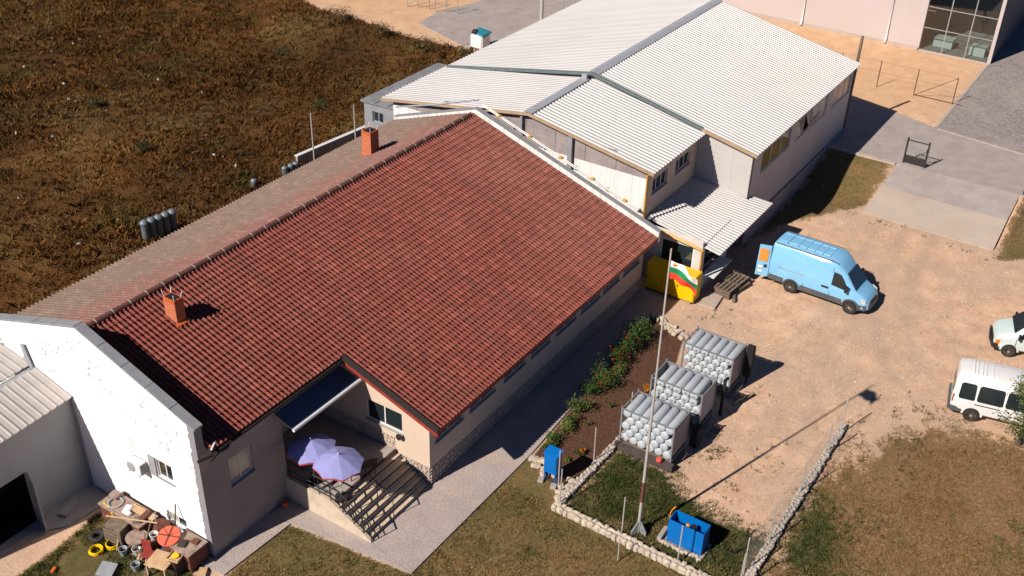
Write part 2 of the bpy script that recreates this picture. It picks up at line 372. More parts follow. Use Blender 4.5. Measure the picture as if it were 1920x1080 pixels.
def sheet_mat(name, c, c2):
    m, nt, b = _nodes(name); P = pos(nt); sp = N(nt, 'ShaderNodeSeparateXYZ'); nt.links.new(P, sp.inputs[0])
    ix = math_(nt, 'FLOOR', math_(nt, 'DIVIDE', sp.outputs['X'], 1.02)); wn_ = N(nt, 'ShaderNodeTexWhiteNoise'); wn_.noise_dimensions = '1D'; nt.links.new(ix, wn_.inputs['W'])
    f = noise(nt, P, 0.25, 5); mp = N(nt, 'ShaderNodeMapping'); mp.inputs['Scale'].default_value = (4.0, 0.35, 0.35); nt.links.new(P, mp.inputs['Vector'])
    st_ = noise(nt, mp.outputs[0], 1.0, 5, 0.7)
    col = mixc(nt, math_(nt, 'MULTIPLY', wn_.outputs['Value'], 0.35), c, c2)
    col = mixc(nt, ramp(nt, f, [(0.45, 0.0), (0.75, 0.5)]), col, c2)
    col = mixc(nt, ramp(nt, st_, [(0.55, 0.0), (0.75, 0.45)]), col, tuple(q*0.72 for q in c2))
    nt.links.new(col, b.inputs['Base Color']); b.inputs['Roughness'].default_value = 0.5; return m
M['roof_white'] = sheet_mat('white_trapezoid_sheet_aged', (0.42, 0.405, 0.40), (0.36, 0.345, 0.34))
M['matt_black'] = smat('matt_black_steel', (0.008, 0.008, 0.009), 0.9, 0.2, 4)

M['beam_brown'] = smat('dark_brown_beam', (0.075, 0.055, 0.05), 0.9, 0.3, 4, 30, 0.3)
M['lobby_white'] = smat('lobby_white_render', (0.52, 0.50, 0.48), 0.8, 0.08, 1.5)
# ------------------------------------------------------------------ terrain
def sstep(a, b, x):
    t = np.clip((np.asarray(x, float)-a)/(b-a), 0, 1); return t*t*(3-2*t)
def vnoise(x, y, s, seed=0):
    """value noise, numpy"""
    x = np.asarray(x, float)/s; y = np.asarray(y, float)/s
    xi = np.floor(x); yi = np.floor(y); fx = x-xi; fy = y-yi
    def h(a, b):
        q = np.sin(a*127.1+b*311.7+seed*74.7)*43758.5453; return q-np.floor(q)
    fx = fx*fx*(3-2*fx); fy = fy*fy*(3-2*fy)
    return (h(xi, yi)*(1-fx)+h(xi+1, yi)*fx)*(1-fy)+(h(xi, yi+1)*(1-fx)+h(xi+1, yi+1)*fx)*fy
def fbm(x, y, s, seed=0):
    return (vnoise(x, y, s, seed)*0.5+vnoise(x, y, s/2.1, seed+1)*0.3+vnoise(x, y, s/4.3, seed+2)*0.2)
def H(x, y):
    x = np.asarray(x, float); y = np.asarray(y, float)
    left = 1.05*sstep(34.5, 40.5, x); right = 0.95*sstep(36.5, 43.5, x)
    k = sstep(-15.4, -14.8, y)
    z = left*k + right*(1-k)
    lin = 1.05*np.clip((x-34.5)/5.9, 0, 1)
    return np.where((y < -7.2) & (y > -14.75), np.minimum(z, lin-0.25*np.clip((x-34.6)*2, 0, 1)*(x < 40.3)), z)
def in_poly(x, y, poly):
    inside = np.zeros(x.shape, bool); n = len(poly)
    for i in range(n):
        x0, y0 = poly[i]; x1, y1 = poly[(i+1) % n]
        c = ((y0 > y) != (y1 > y))
        with np.errstate(divide='ignore', invalid='ignore'):
            inside ^= c & (x < (x1-x0)*(y-y0)/(y1-y0)+x0)
    return inside
def poly_dist(x, y, poly):
    d = np.full(x.shape, 1e9); n = len(poly)
    for i in range(n):
        ax, ay = poly[i]; bx, by = poly[(i+1) % n]
        L = (bx-ax)**2+(by-ay)**2+1e-9
        t = np.clip(((x-ax)*(bx-ax)+(y-ay)*(by-ay))/L, 0, 1)
        d = np.minimum(d, np.hypot(x-ax-t*(bx-ax), y-ay-t*(by-ay)))
    return d
def zone(x, y, poly, soft):
    d = poly_dist(x, y, poly); s = np.where(in_poly(x, y, poly), d, -d)
    return np.clip(0.5+s/(2*soft), 0, 1)
LAWN1 = [(-4.3, -2.3), (3.9, -2.3), (3.0, -4.4), (1.75, -4.9), (1.7, -13.3), (-1, -22), (-14, -14), (-9, -5)]
LAWN2 = [(-8.4, 3.3), (-5.0, 3.3), (-4.3, -2.4), (-9, -6), (-14, 0)]
LAWN_RIGHT = [(1.2, -13.1), (9.0, -13.2), (12.0, -14.2), (14.8, -15.4), (16.8, -17.2), (17.2, -21), (14, -30), (-4, -30), (0, -18)]
JUNK = [(-8.0, 10.0), (-7.9, 4.6), (-9.5, 4.2), (-14, 5), (-14, 9.6), (-11, 9.6)]
ENCL = [(1.9, -5.1), (6.3, -5.4), (6.6, -7.2), (5.2, -9.0), (4.9, -12.8), (1.9, -12.8)]
BED = [(3.9, -2.5), (16.5, -1.55), (17.3, -1.7), (15.8, -3.9), (12.6, -4.9), (7.2, -5.1), (3.2, -4.8), (3.0, -4.0)]
STRIP_L = [(26, -2.5), (41, -2.5), (41, -7.0), (35.2, -6.95), (34, -6.0), (33, -5.2), (30, -3.6)]
STRIP_R = [(33.6, -15.0), (43, -14.8), (47, -18), (44, -24), (36, -19)]
FIELD = [(-60, 13.5), (-9, 13.5), (-7, 17), (30, 17), (40.6, 24.5), (40.9, 27.6), (40.2, 31.8), (41.1, 38.2), (41.0, 43), (42.2, 46.5), (38, 62), (46, 90), (70, 180), (-60, 180)]
BLDG = [(-8, 4.3), (-8, 17), (30, 19), (43, 18.5), (43, -2.4), (26, -2.4), (20, 0), (0, 0), (0, 4)]
ORANGE = [(43.5, 0), (51, -7), (63, -7.2), (63, 20), (75, 60), (60, 100), (46, 60), (42, 46), (41, 27), (44, 18)]
def axis(lo, hi, st, far):
    a = np.arange(lo, hi+1e-6, st); g = st; L = [lo]; Rr = [a[-1]]
    while L[-1] > -far: g *= 1.35; L.append(L[-1]-g)
    g = st
    while Rr[-1] < far: g *= 1.35; Rr.append(Rr[-1]+g)
    return np.concatenate([np.array(L[1:])[::-1], a, np.array(Rr[1:])])
def grid_mesh(name, ax, ay, zf):
    X, Y = np.meshgrid(ax, ay, indexing='ij'); Z = zf(X, Y)
    v = np.stack([X, Y, Z], -1).reshape(-1, 3); nx, ny = X.shape
    i, j = np.meshgrid(np.arange(nx-1), np.arange(ny-1), indexing='ij'); a = (i*ny+j).ravel()
    f = np.stack([a, a+ny, a+ny+1, a+1], -1)
    me = bpy.data.meshes.new(name); me.vertices.add(len(v)); me.vertices.foreach_set('co', v.astype(np.float32).ravel())
    me.loops.add(f.size); me.loops.foreach_set('vertex_index', f.astype(np.int32).ravel())
    me.polygons.add(len(f)); me.polygons.foreach_set('loop_start', np.arange(0, f.size, 4, dtype=np.int32))
    me.update(calc_edges=True)
    for p in me.polygons: p.use_smooth = True
    return me, v
gax, gay = axis(-14, 72, 0.34, 2600), axis(-24, 72, 0.34, 2600)
def gz(X, Y):
    z = H(X, Y); fld = zone(X, Y, FIELD, 1.2)
    z = z + fld*(fbm(X, Y, 7.0, 3)-0.5)*0.5 + (fbm(X, Y, 1.6, 5)-0.5)*0.05*(1-zone(X, Y, BLDG, 0.5))
    return z - 0.02
gme, gv = grid_mesh('ground', gax, gay, gz)
gx, gy = gv[:, 0], gv[:, 1]
lawn = np.maximum.reduce([zone(gx, gy, LAWN1, 0.25), zone(gx, gy, LAWN2, 0.2), zone(gx, gy, LAWN_RIGHT, 2.2), zone(gx, gy, STRIP_R, 0.6), 0.8*zone(gx, gy, STRIP_L, 0.6), zone(gx, gy, JUNK, 0.4)])
green = np.maximum.reduce([zone(gx, gy, ENCL, 0.9), 0.55*zone(gx, gy, JUNK, 0.8), 0.7*zone(gx, gy, [(4, -13.3), (9, -13.3), (7.5, -15.0), (4, -16)], 0.8)])
field = np.where((np.abs(gx) > 400) | (np.abs(gy) > 400), 1.0, zone(gx, gy, FIELD, 0.7))
rdirt = zone(gx, gy, LAWN_RIGHT, 2.6)*(gy < -13.0)
def track(pts, w, half=0.85):
    a = np.zeros(len(gx)); pts = np.array(pts, float)
    for i in range(len(pts)-1):
        (ax, ay), (bx, by) = pts[i], pts[i+1]; L = np.hypot(bx-ax, by-ay); t = np.clip(((gx-ax)*(bx-ax)+(gy-ay)*(by-ay))/L**2, 0, 1)
        d = np.hypot(gx-ax-t*(bx-ax), gy-ay-t*(by-ay)); a = np.maximum(a, np.exp(-((d-half)/w)**2))
    return a
tracks = np.maximum.reduce([track([(34, -10.5), (29, -10.8), (24, -11.8), (20, -13.6), (18, -16), (17, -19)], 0.32), 0.8*track([(34, -9), (28, -9.5), (22, -9.6), (17.5, -9.2), (14, -10.5), (9, -11)], 0.3), 0.7*track([(30, -12), (26, -13.5), (24.5, -16), (24.3, -18)], 0.3)])*(0.35+0.65*fbm(gx, gy, 2.0, 15))
soil = zone(gx, gy, BED, 0.25); orange = zone(gx, gy, ORANGE, 2.0)
FPAL = np.array([(0.055, 0.044, 0.013), (0.078, 0.052, 0.014), (0.066, 0.034, 0.010), (0.094, 0.043, 0.012), (0.105, 0.058, 0.018), (0.120, 0.078, 0.030)])
def field_col(x, y, jit=0.0):
    a = fbm(x*0.8+y*0.25, y*1.3, 8, 21)*0.6+fbm(x, y, 2.6, 33)*0.4; t = np.clip((a-0.24)/0.52, 0, 0.999)*6+jit; t = np.clip(t, 0, 5.0)
    i = np.minimum(t.astype(int), 4); f = (t-i)[..., None]; c = FPAL[i]*(1-f)+FPAL[i+1]*f
    return c*np.array([0.90, 0.80, 0.68])*(0.5+1.05*fbm(x, y, 12, 77))[..., None]*(0.8+0.4*fbm(x, y, 1.1, 91))[..., None]
fc = field_col(gx, gy)
for nm, ch in (('fieldcol', (fc[:, 0], fc[:, 1], fc[:, 2], fc[:, 0]*0+1)), ('zone', (lawn, field, soil, green)), ('zone2', (orange, rdirt, tracks, orange*0+1))):
    at = gme.color_attributes.new(nm, 'FLOAT_COLOR', 'POINT')
    at.data.foreach_set('color', np.stack(ch, -1).astype(np.float32).ravel())
def ground_mat():
    m, nt, b = _nodes('yard_ground'); P = pos(nt)
    z1 = N(nt, 'ShaderNodeAttribute'); z1.attribute_name = 'zone'; z2 = N(nt, 'ShaderNodeAttribute'); z2.attribute_name = 'zone2'
    s1 = N(nt, 'ShaderNodeSeparateColor'); nt.links.new(z1.outputs['Color'], s1.inputs[0])
    s2 = N(nt, 'ShaderNodeSeparateColor'); nt.links.new(z2.outputs['Color'], s2.inputs[0])
    n_big = noise(nt, P, 0.16, 4); n_mid = noise(nt, P, 0.9, 6, 0.7); n_hi = noise(nt, P, 7, 5, 0.7); n_vhi = noise(nt, P, 28, 3, 0.7)
    def edge(w, amt=0.9):
        q = math_(nt, 'ADD', w, math_(nt, 'MULTIPLY', math_(nt, 'SUBTRACT', n_mid, 0.5), amt))
        q = math_(nt, 'ADD', q, math_(nt, 'MULTIPLY', math_(nt, 'SUBTRACT', n_hi, 0.5), amt*0.7))
        return ramp(nt, q, [(0.40, 0.0), (0.58, 1.0)])
    sand = ramp(nt, n_mid, [(0.3, (0.46, 0.285, 0.185)), (0.52, (0.62, 0.40, 0.268)), (0.72, (0.74, 0.50, 0.34))])
    sand = mixc(nt, ramp(nt, n_big, [(0.42, 0.0), (0.62, 0.6)]), sand, (0.45, 0.325, 0.25))
    peb = ramp(nt, n_hi, [(0.57, 0.0), (0.66, 0.8)]); sand = mixc(nt, peb, sand, (0.74, 0.56, 0.41))
    drk = ramp(nt, n_hi, [(0.32, 0.55), (0.43, 0.0)]); sand = mixc(nt, drk, sand, (0.25, 0.155, 0.105))
    osand = ramp(nt, n_mid, [(0.3, (0.52, 0.315, 0.185)), (0.7, (0.66, 0.42, 0.25))])
    sand = mixc(nt, s2.outputs[0], sand, osand)
    lawnc = ramp(nt, n_hi, [(0.28, (0.06, 0.044, 0.016)), (0.5, (0.16, 0.11, 0.045)), (0.72, (0.27, 0.185, 0.085))])
    lawnc = mixc(nt, ramp(nt, n_mid, [(0.5, 0.0), (0.66, 0.75)]), lawnc, (0.23, 0.125, 0.052))
    lawnc = mixc(nt, ramp(nt, n_big, [(0.50, 0.0), (0.62, 0.6)]), lawnc, (0.095, 0.085, 0.028))
    greenc = ramp(nt, n_hi, [(0.3, (0.03, 0.036, 0.012)), (0.7, (0.13, 0.11, 0.042))])
    fca = N(nt, 'ShaderNodeAttribute'); fca.attribute_name = 'fieldcol'
    fieldc = mixc(nt, ramp(nt, n_hi, [(0.3, 0.55), (0.55, 0.0)]), fca.outputs['Color'], (0.026, 0.014, 0.005))
    soilc = ramp(nt, n_hi, [(0.3, (0.05, 0.022, 0.013)), (0.7, (0.125, 0.062, 0.038))])
    sand = mixc(nt, math_(nt, 'MULTIPLY', s2.outputs[2], 0.55), sand, (0.36, 0.27, 0.215))
    dirt_ = ramp(nt, n_hi, [(0.3, (0.11, 0.058, 0.026)), (0.52, (0.23, 0.13, 0.062)), (0.75, (0.38, 0.24, 0.13))])
    dirt_ = mixc(nt, ramp(nt, n_mid, [(0.52, 0.0), (0.68, 0.6)]), dirt_, (0.15, 0.11, 0.045))
    lawnc = mixc(nt, s2.outputs[1], lawnc, dirt_)
    col = mixc(nt, edge(s1.outputs[0], 1.3), sand, lawnc)
    col = mixc(nt, edge(z1.outputs['Alpha'], 1.1), col, greenc)
    col = mixc(nt, edge(s1.outputs[1]), col, fieldc)
    col = mixc(nt, edge(s1.outputs[2], 0.5), col, soilc)
    col = mixc(nt, math_(nt, 'MULTIPLY', n_vhi, 0.16), col, (0.12, 0.08, 0.05))
    nt.links.new(col, b.inputs['Base Color']); b.inputs['Roughness'].default_value = 0.95
    b.inputs['Specular IOR Level'].default_value = 0.15
    h = math_(nt, 'ADD', math_(nt, 'MULTIPLY', n_hi, 0.7), math_(nt, 'MULTIPLY', n_vhi, 0.35))
    bump(nt, b, h, 0.8, 0.07); return m
gme.materials.append(ground_mat())
ground = bpy.data.objects.new('ground', gme); COL.objects.link(ground); ground['kind'] = 'structure'

# ------------------------------------------------------------------ slabs, paths, ramp
def stamped_mat():
    m, nt, b = _nodes('stamped_concrete'); P = pos(nt)
    v = N(nt, 'ShaderNodeTexVoronoi'); v.feature = 'DISTANCE_TO_EDGE'; v.inputs['Scale'].default_value = 4.5
    wv = N(nt, 'ShaderNodeVectorMath', operation='ADD'); nt.links.new(P, wv.inputs[0])
    nz = N(nt, 'ShaderNodeTexNoise'); nz.inputs['Scale'].default_value = 2.5; nt.links.new(P, nz.inputs['Vector'])
    sc = N(nt, 'ShaderNodeVectorMath', operation='SCALE'); sc.inputs['Scale'].default_value = 0.35
    nt.links.new(nz.outputs['Color'], sc.inputs[0]); nt.links.new(sc.outputs[0], wv.inputs[1]); nt.links.new(wv.outputs[0], v.inputs['Vector'])
    j = ramp(nt, v.outputs['Distance'], [(0.0, 0.0), (0.05, 1.0)])
    f = noise(nt, P, 0.8, 5); f2 = noise(nt, P, 12, 5, 0.7)
    col = ramp(nt, f, [(0.3, (0.32, 0.265, 0.245)), (0.7, (0.41, 0.345, 0.32))])
    col = mixc(nt, math_(nt, 'MULTIPLY', f2, 0.4), col, (0.26, 0.21, 0.19))
    col = mixc(nt, math_(nt, 'MULTIPLY', math_(nt, 'SUBTRACT', 1.0, j), 0.18), col, (0.24, 0.2, 0.18))
    col = mixc(nt, ramp(nt, noise(nt, P, 0.45, 4), [(0.55, 0.0), (0.7, 0.5)]), col, (0.47, 0.33, 0.25))
    nt.links.new(col, b.inputs['Base Color']); b.inputs['Roughness'].default_value = 0.85
    bump(nt, b, math_(nt, 'ADD', j, math_(nt, 'MULTIPLY', f2, 1.2)), 0.45, 0.03); return m
M['stamped'] = stamped_mat()
struct('path', MB().prism([(-4.25, -2.35), (3.95, -2.38), (18.6, -1.55), (18.85, 0.0), (0.1, 0.0), (-3.84, 0.0), (-3.95, -0.3)], -0.25, 0.05), M['stamped'])
struct('path', MB().prism([(-4.27, -2.35), (-3.97, -0.3), (-3.85, 0.02), (-3.85, 4.2), (-5.05, 4.2), (-4.93, 3.2)], -0.25, 0.045), M['stamped'])
struct('path', MB().prism([(-8.35, 3.35), (-4.97, 3.18), (-5.07, 4.2), (-5.07, 4.3), (-7.9, 4.3), (-8.45, 4.5)], -0.25, 0.047), M['stamped'])
struct('concrete_apron', MB().prism([(-12.6, 11.1), (-11.0, 10.95), (-10.0, 10.2), (-8.0, 10.0), (-7.95, 11.4), (-8.0, 14), (-14, 14), (-14.5, 11.4)], -0.2, 0.05), M['concrete'])
# ramp: two slabs rising from the yard to the upper concrete
rp = MB().slab([(34.5, -6.95, 0.03), (37.6, -6.95, 0.57), (37.6, -14.6, 0.57), (34.4, -14.65, 0.03)], (0, 0, -0.5))
struct('ramp', rp, M['concrete_pale'])
rp = MB().slab([(37.62, -6.95, 0.575), (40.4, -7.0, 1.06), (40.4, -14.6, 1.06), (37.62, -14.6, 0.575)], (0, 0, -0.6))
struct('ramp', rp, M['concrete'])
struct('concrete_yard', MB().prism([(40.42, -2.4), (40.42, -18.5), (46.6, -15.5), (47.0, -13.5), (47.7, -7.5), (48.6, -5.0), (49.5, -0.5), (49.8, 3), (43.4, 3), (43.4, -2.4)], 0.7, 1.075), M['concrete'])
struct('kerb', MB().prism([(40.1, -2.5), (40.4, -2.5), (40.4, -6.98), (40.1, -6.98)], 0.8, 1.14), M['concrete_pale'])
struct('kerb', MB().prism([(47.72, -7.45), (47.5, -7.6), (46.7, -13.6), (46.9, -13.6)], 0.8, 1.10), M['concrete_pale'])
struct('kerb', MB().prism([(47.72, -7.4), (62.95, -7.35), (62.95, -7.55), (47.5, -7.62)], 0.8, 1.10), M['concrete_pale'])
def gravel_mat():
    m, nt, b = _nodes('grey_gravel'); P = pos(nt)
    f = noise(nt, P, 3.2, 6, 0.8); f2 = noise(nt, P, 0.3, 4)
    v = N(nt, 'ShaderNodeTexVoronoi'); v.inputs['Scale'].default_value = 5; nt.links.new(P, v.inputs['Vector'])
    col = ramp(nt, f, [(0.3, (0.13, 0.105, 0.10)), (0.7, (0.31, 0.265, 0.255))])
    col = mixc(nt, ramp(nt, v.outputs['Distance'], [(0.0, 0.35), (0.5, 0.0)]), col, (0.5, 0.45, 0.42))
    col = mixc(nt, ramp(nt, f2, [(0.5, 0.0), (0.7, 0.4)]), col, (0.34, 0.30, 0.27))
    nt.links.new(col, b.inputs['Base Color']); b.inputs['Roughness'].default_value = 0.95
    bump(nt, b, f, 0.8, 0.08); return m
M['gravel'] = gravel_mat()
struct('gravel_yard', MB().prism([(47.75, -7.63), (62.95, -7.58), (95, -7.6), (110, -30), (46, -34), (46.9, -13.6)], 0.7, 1.082), M['gravel'])
struct('concrete_yard', MB().prism([(41.2, 26.1), (41.3, 28.4), (43.4, 34.2), (46.5, 34.6), (52.6, 33.3), (57.5, 27.0), (60, 20), (45, 19.5)], 0.7, 1.085), M['concrete'])
# ------------------------------------------------------------------ wall, window and cladding helpers
def planeX(x0, sgn): return lambda u, d, z: (x0+sgn*d, u, z)      # wall facing +-X, u runs along Y
def planeY(y0, sgn): return lambda u, d, z: (u, y0+sgn*d, z)      # wall facing +-Y, u runs along X
def mbox(mb, mf, u0, u1, d0, d1, z0, z1):
    vs = [mf(u, d, z) for z in (z0, z1) for d in (d0, d1) for u in (u0, u1)]
    return mb.add(vs, [(0,1,3,2),(4,6,7,5),(0,4,5,1),(2,3,7,6),(0,2,6,4),(1,5,7,3)])
def wall_face(mb, mf, u0, u1, z0, z1, holes=(), depth=0.18):
    us = sorted({u0, u1, *[h[0] for h in holes], *[h[1] for h in holes]}); zs = sorted({z0, z1, *[h[2] for h in holes], *[h[3] for h in holes]})
    for a, b in zip(us, us[1:]):
        for c, d in zip(zs, zs[1:]):
            um, zm = (a+b)/2, (c+d)/2
            if any(h[0] < um < h[1] and h[2] < zm < h[3] for h in holes): continue
            mb.poly([mf(a, 0, c), mf(b, 0, c), mf(b, 0, d), mf(a, 0, d)])
    for h in holes:
        c = [(h[0], h[2]), (h[1], h[2]), (h[1], h[3]), (h[0], h[3])]
        for i in range(4):
            p, q = c[i], c[(i+1) % 4]
            mb.poly([mf(p[0], 0, p[1]), mf(q[0], 0, q[1]), mf(q[0], -depth, q[1]), mf(p[0], -depth, p[1])])
    return mb
def window(parent, mf, u0, u1, z0, z1, n=2, rec=0.10, pane='glass', sill=True, fw=0.06, panes=None, frame='white_frame'):
    fr = MB()
    mbox(fr, mf, u0, u1, -rec-0.05, -rec, z0, z0+fw); mbox(fr, mf, u0, u1, -rec-0.05, -rec, z1-fw, z1)
    w = (u1-u0)/n
    for i in range(n+1):
        c = u0+i*w; a = max(u0, c-fw/2 if 0 < i < n else (c if i == 0 else c-fw)); mbox(fr, mf, a, a+fw, -rec-0.05, -rec, z0+fw, z1-fw)
    f = fr.build('window', M[frame], parent)
    for i in range(n):
        pm = M[(panes[i] if panes else pane)]
        mbox(MB(), mf, 0, 1, 0, 1, 0, 1)
        g = mbox(MB(), mf, u0+i*w+fw*0.5, u0+(i+1)*w-fw*0.5, -rec-0.04, -rec-0.02, z0+fw*0.8, z1-fw*0.8); g.build('pane', pm, f)
    if sill: mbox(MB(), mf, u0-0.05, u1+0.05, -rec, 0.06, z0-0.05, z0-0.004).build('sill', M['sill'], f)
    return f
def cladding(parent, mf, u0, u1, z0, z1, size=0.2, name='stone_cladding', mat='stone_clad'):
    """irregular stones, each a small raised block, over a dark joint bed"""
    mb = MB(); rows = max(2, int(round((z1-z0)/(size*0.8)))); rh = (z1-z0)/rows
    for r in range(rows):
        u = u0 - random.random()*size*0.5
        while u < u1-0.02:
            w = size*random.uniform(0.7, 1.6); a, b = max(u, u0)+0.012, min(u+w, u1)-0.012; u += w
            if b-a < 0.04: continue
            c, d = z0+r*rh+0.012, z0+(r+1)*rh-0.012; t = random.uniform(0.02, 0.055)
            j = lambda q: random.uniform(-q, q)
            k = 0.035; cu, cz = (a+b)/2, (c+d)/2
            ring = [(a+abs(j(k)), c+abs(j(k))), (cu+j(k), c), (b-abs(j(k)), c+abs(j(k))), (b, cz+j(k)), (b-abs(j(k))*1.4, d-abs(j(k))), (cu+j(k), d), (a+abs(j(k))*1.4, d-abs(j(k))), (a, cz+j(k))]
            base = [mf(p, 0.004, q) for p, q in ring]; top = [mf(cu+(p-cu)*0.86, t, cz+(q-cz)*0.86) for p, q in ring]
            n = 8; mb.add(base+top, [tuple(range(n, 2*n))]+[(i, (i+1) % n, (i+1) % n+n, i+n) for i in range(n)])
    o = mb.build(name, M[mat], parent, smooth=50, kind='stuff'); return o

# ------------------------------------------------------------------ the red-roofed house
XN, XF, YR, HR, HE, EO = -7.5, 18.4, 10.8, 7.50, 3.63, 0.76
SL = (HR-HE)/(YR+EO); ANG = math.atan(SL); YL = 3.98; YB = 16.45
zf = lambda y: HE+SL*(y+EO); zb = lambda y: HR-SL*(y-YR)
house = thing('house', 'long single-storey house with red tiled roof, cream walls and white gable', 'house', (5.0, 6.0, 0))
W = MB()
wins = [(0.42, 2.32), (2.80, 4.70), (5.42, 7.15), (7.62, 9.28), (9.80, 11.6), (12.08, 13.95), (14.28, 15.9), (16.35, 18.1)]
FY = planeY(0.0, -1)
wall_face(W, FY, 0.0, 18.5, 0.0, 3.82, [(a, b, 2.02, 3.2) for a, b in wins])
W.poly([(18.5, 0, 0), (18.5, 16.2, 0), (18.5, 16.2, 5.6), (18.5, 10.8, 7.4), (18.5, 0, 3.8)])
W.poly([(-7.5, 16.2, 0), (18.5, 16.2, 0), (18.5, 16.2, 5.6), (-7.5, 16.2, 5.6)])
W.build('wall', M['plaster_cream'], house)
GW = MB(); GX = planeX(0.0, -1)
wall_face(GW, GX, 0.0, 6.3, 0.0, 3.78, [(1.38, 3.28, 2.1, 3.12)])
GW.poly([(0, 0, 3.78), (0, 6.3, 3.78), (0, 6.3, zf(6.3)-0.1), (0, 0, zf(0)-0.1)])
GW.poly([(-3.8, 6.3, 0.0), (0, 6.3, 0.0), (0, 6.3, 6.0), (-3.8, 6.3, 6.0)])
GW.build('wall', M['plaster_cream'], house)
LW = MB(); LY = planeY(4.3, -1)
wall_face(LW, LY, -7.88, -3.8, 0.0, 5.3, [(-6.6, -5.43, 2.64, 3.94)])
LW.poly([(-3.8, 4.3, 0), (-3.8, 6.3, 0), (-3.8, 6.3, 5.95), (-3.8, 4.3, 5.3)])
LW.build('wall', M['plaster_grey'], house)
for i, (a, b) in enumerate(wins): window(house, FY, a, b, 2.02, 3.2, 2)
window(house, GX, 1.38, 3.28, 2.1, 3.12, 2, rec=0.06)
window(house, LY, -6.6, -5.43, 2.64, 3.94, 2, panes=['glass_pale', 'glass_pale'])
mbox(MB(), FY, 0.0, 18.5, 0.0, 0.003, 0.05, 0.88).build('joint_bed', M['mortar_dark'], house)
cladding(house, FY, 0.0, 18.45, 0.05, 0.9, 0.21)
mbox(MB(), GX, 0.0, 6.2, 0.0, 0.003, 0.05, 0.95).build('joint_bed', M['mortar_dark'], house)
cladding(house, GX, 0.0, 1.75, 0.05, 0.95, 0.19); cladding(house, GX, 1.78, 6.2, 1.12, 1.75, 0.19)
# white gable wall with parapet
GA = MB(); gx0 = planeX(-7.9, -1); gh = [(5.95, 6.80, 2.85, 3.72), (5.66, 6.74, 0.62, 1.16)]
wall_face(GA, gx0, 4.3, 16.9, 0.0, 6.1, gh, 0.16)
prof = [(4.3, 6.10), (4.3, 6.27), (10.1, 8.30), (16.9, 6.10)]
GA.poly([(-7.9, y, z) for y, z in prof])
GA.poly([(-7.55, y, z) for y, z in [(4.3, 4.6), (16.9, 4.6)]+prof[::-1][:3]])
GA.poly([(-7.9, 4.302, 0), (-7.5, 4.302, 0), (-7.55, 4.302, 6.27), (-7.9, 4.302, 6.27)])
GA.build('gable_wall', M['white_wall'], house, recalc=False)
window(house, gx0, 5.95, 6.80, 2.85, 3.72, 2, rec=0.08, panes=['glass', 'glass_green'])
window(house, gx0, 5.66, 6.74, 0.62, 1.16, 2, rec=0.08, panes=['glass', 'glass_pale'])
mbox(MB(), gx0, 6.83, 7.2, 0.02, 0.05, 2.8, 3.75).build('shutter', M['sill'], house)
# cement coping, laid in lengths
for (ya, za), (yb, zb_), n in (((4.2, 6.25), (10.1, 8.31), 5), ((10.1, 8.31), (16.9, 6.12), 5)):
    for i in range(n):
        a, b = i/n, (i+1)/n-0.004
        y0, y1 = ya+(yb-ya)*a, ya+(yb-ya)*b; z0, z1 = za+(zb_-za)*a, za+(zb_-za)*b
        dz = random.uniform(0, 0.012)
        MB().slab([(-7.93, y0, z0+dz), (-7.93, y1, z1+dz), (-7.54, y1, z1+dz), (-7.54, y0, z0+dz)], (0, 0, 0.09)).build('coping', M['coping'], house)
# roof: deck, then tiles
roof = MB()
def slabpts(pts, t=0.1): roof.slab([(x, y, z-0.03) for x, y, z in pts], (0, 0, -t))
slabpts([(-0.5, -EO, zf(-EO)), (XF, -EO, zf(-EO)), (XF, YL, zf(YL)), (-0.5, YL, zf(YL))])
slabpts([(XN, YL+0.002, zf(YL)), (XF, YL+0.002, zf(YL)), (XF, YR, HR), (XN, YR, HR)])
slabpts([(XN, YR+0.004, HR), (XF, YR+0.004, HR), (XF, YB, zb(YB)), (XN, YB, zb(YB))])
roof = roof.build('roof', M['brown_metal'], house)
TW, TL = 0.205, 0.335
pu = np.array([0.0, 0.012, 0.030, 0.062, 0.094, 0.112, 0.126, 0.215]); ph = np.array([0.004, 0.040, 0.074, 0.090, 0.074, 0.040, 0.002, 0.000])
def tile_geo():
    """local: x across, y up the slope (0 = lower edge), z normal to the roof"""
    v = []
    for yy, dz in ((TL+0.05, -0.022), (0.0, 0.026)):
        for a, h in zip(pu, ph): v.append((a, yy, h+dz))
    for a, h in zip(pu, ph): v.append((a, 0.006, h-0.03))
    n = len(pu); f = []
    for r in (0, 1):
        for i in range(n-1): f.append((r*n+i, (r+1)*n+i, (r+1)*n+i+1, r*n+i+1))
    return np.array(v), np.array(f)
TV, TF = tile_geo()
tile_me = MB().add([tuple(q) for q in TV], [tuple(q) for q in TF]).mesh('roof_tile', M['tile'], smooth=60, recalc=False)
cA, sA = math.cos(ANG), math.sin(ANG)
front = []; nrow = int((YR+EO)/cA/TL)+1
for k in range(nrow):
    s = -0.06+k*TL; y = -EO+s*cA; z = HE+s*sA
    if s > (YR+EO)/cA-0.12: break
    ncol = int((XF-XN)/TW)
    for i in range(ncol):
        x = XN+0.03+i*TW
        if y < YL-0.1 and x < -0.5: continue
        front.append((x, y, z))
front = np.array(front); jit = RNG.normal(0, 1, (len(front), 4))
order = np.argsort(np.hypot(front[:, 0]-cam_loc.x, front[:, 1]-cam_loc.y))
near = set(order[:300].tolist())
for i in near:
    x, y, z = front[i]; j = jit[i]
    inst(tile_me, 'roof_tile', roof, (x, y, z+0.004*abs(j[0])), (ANG+0.006*j[1], 0.01*j[2], 0.008*j[3]))
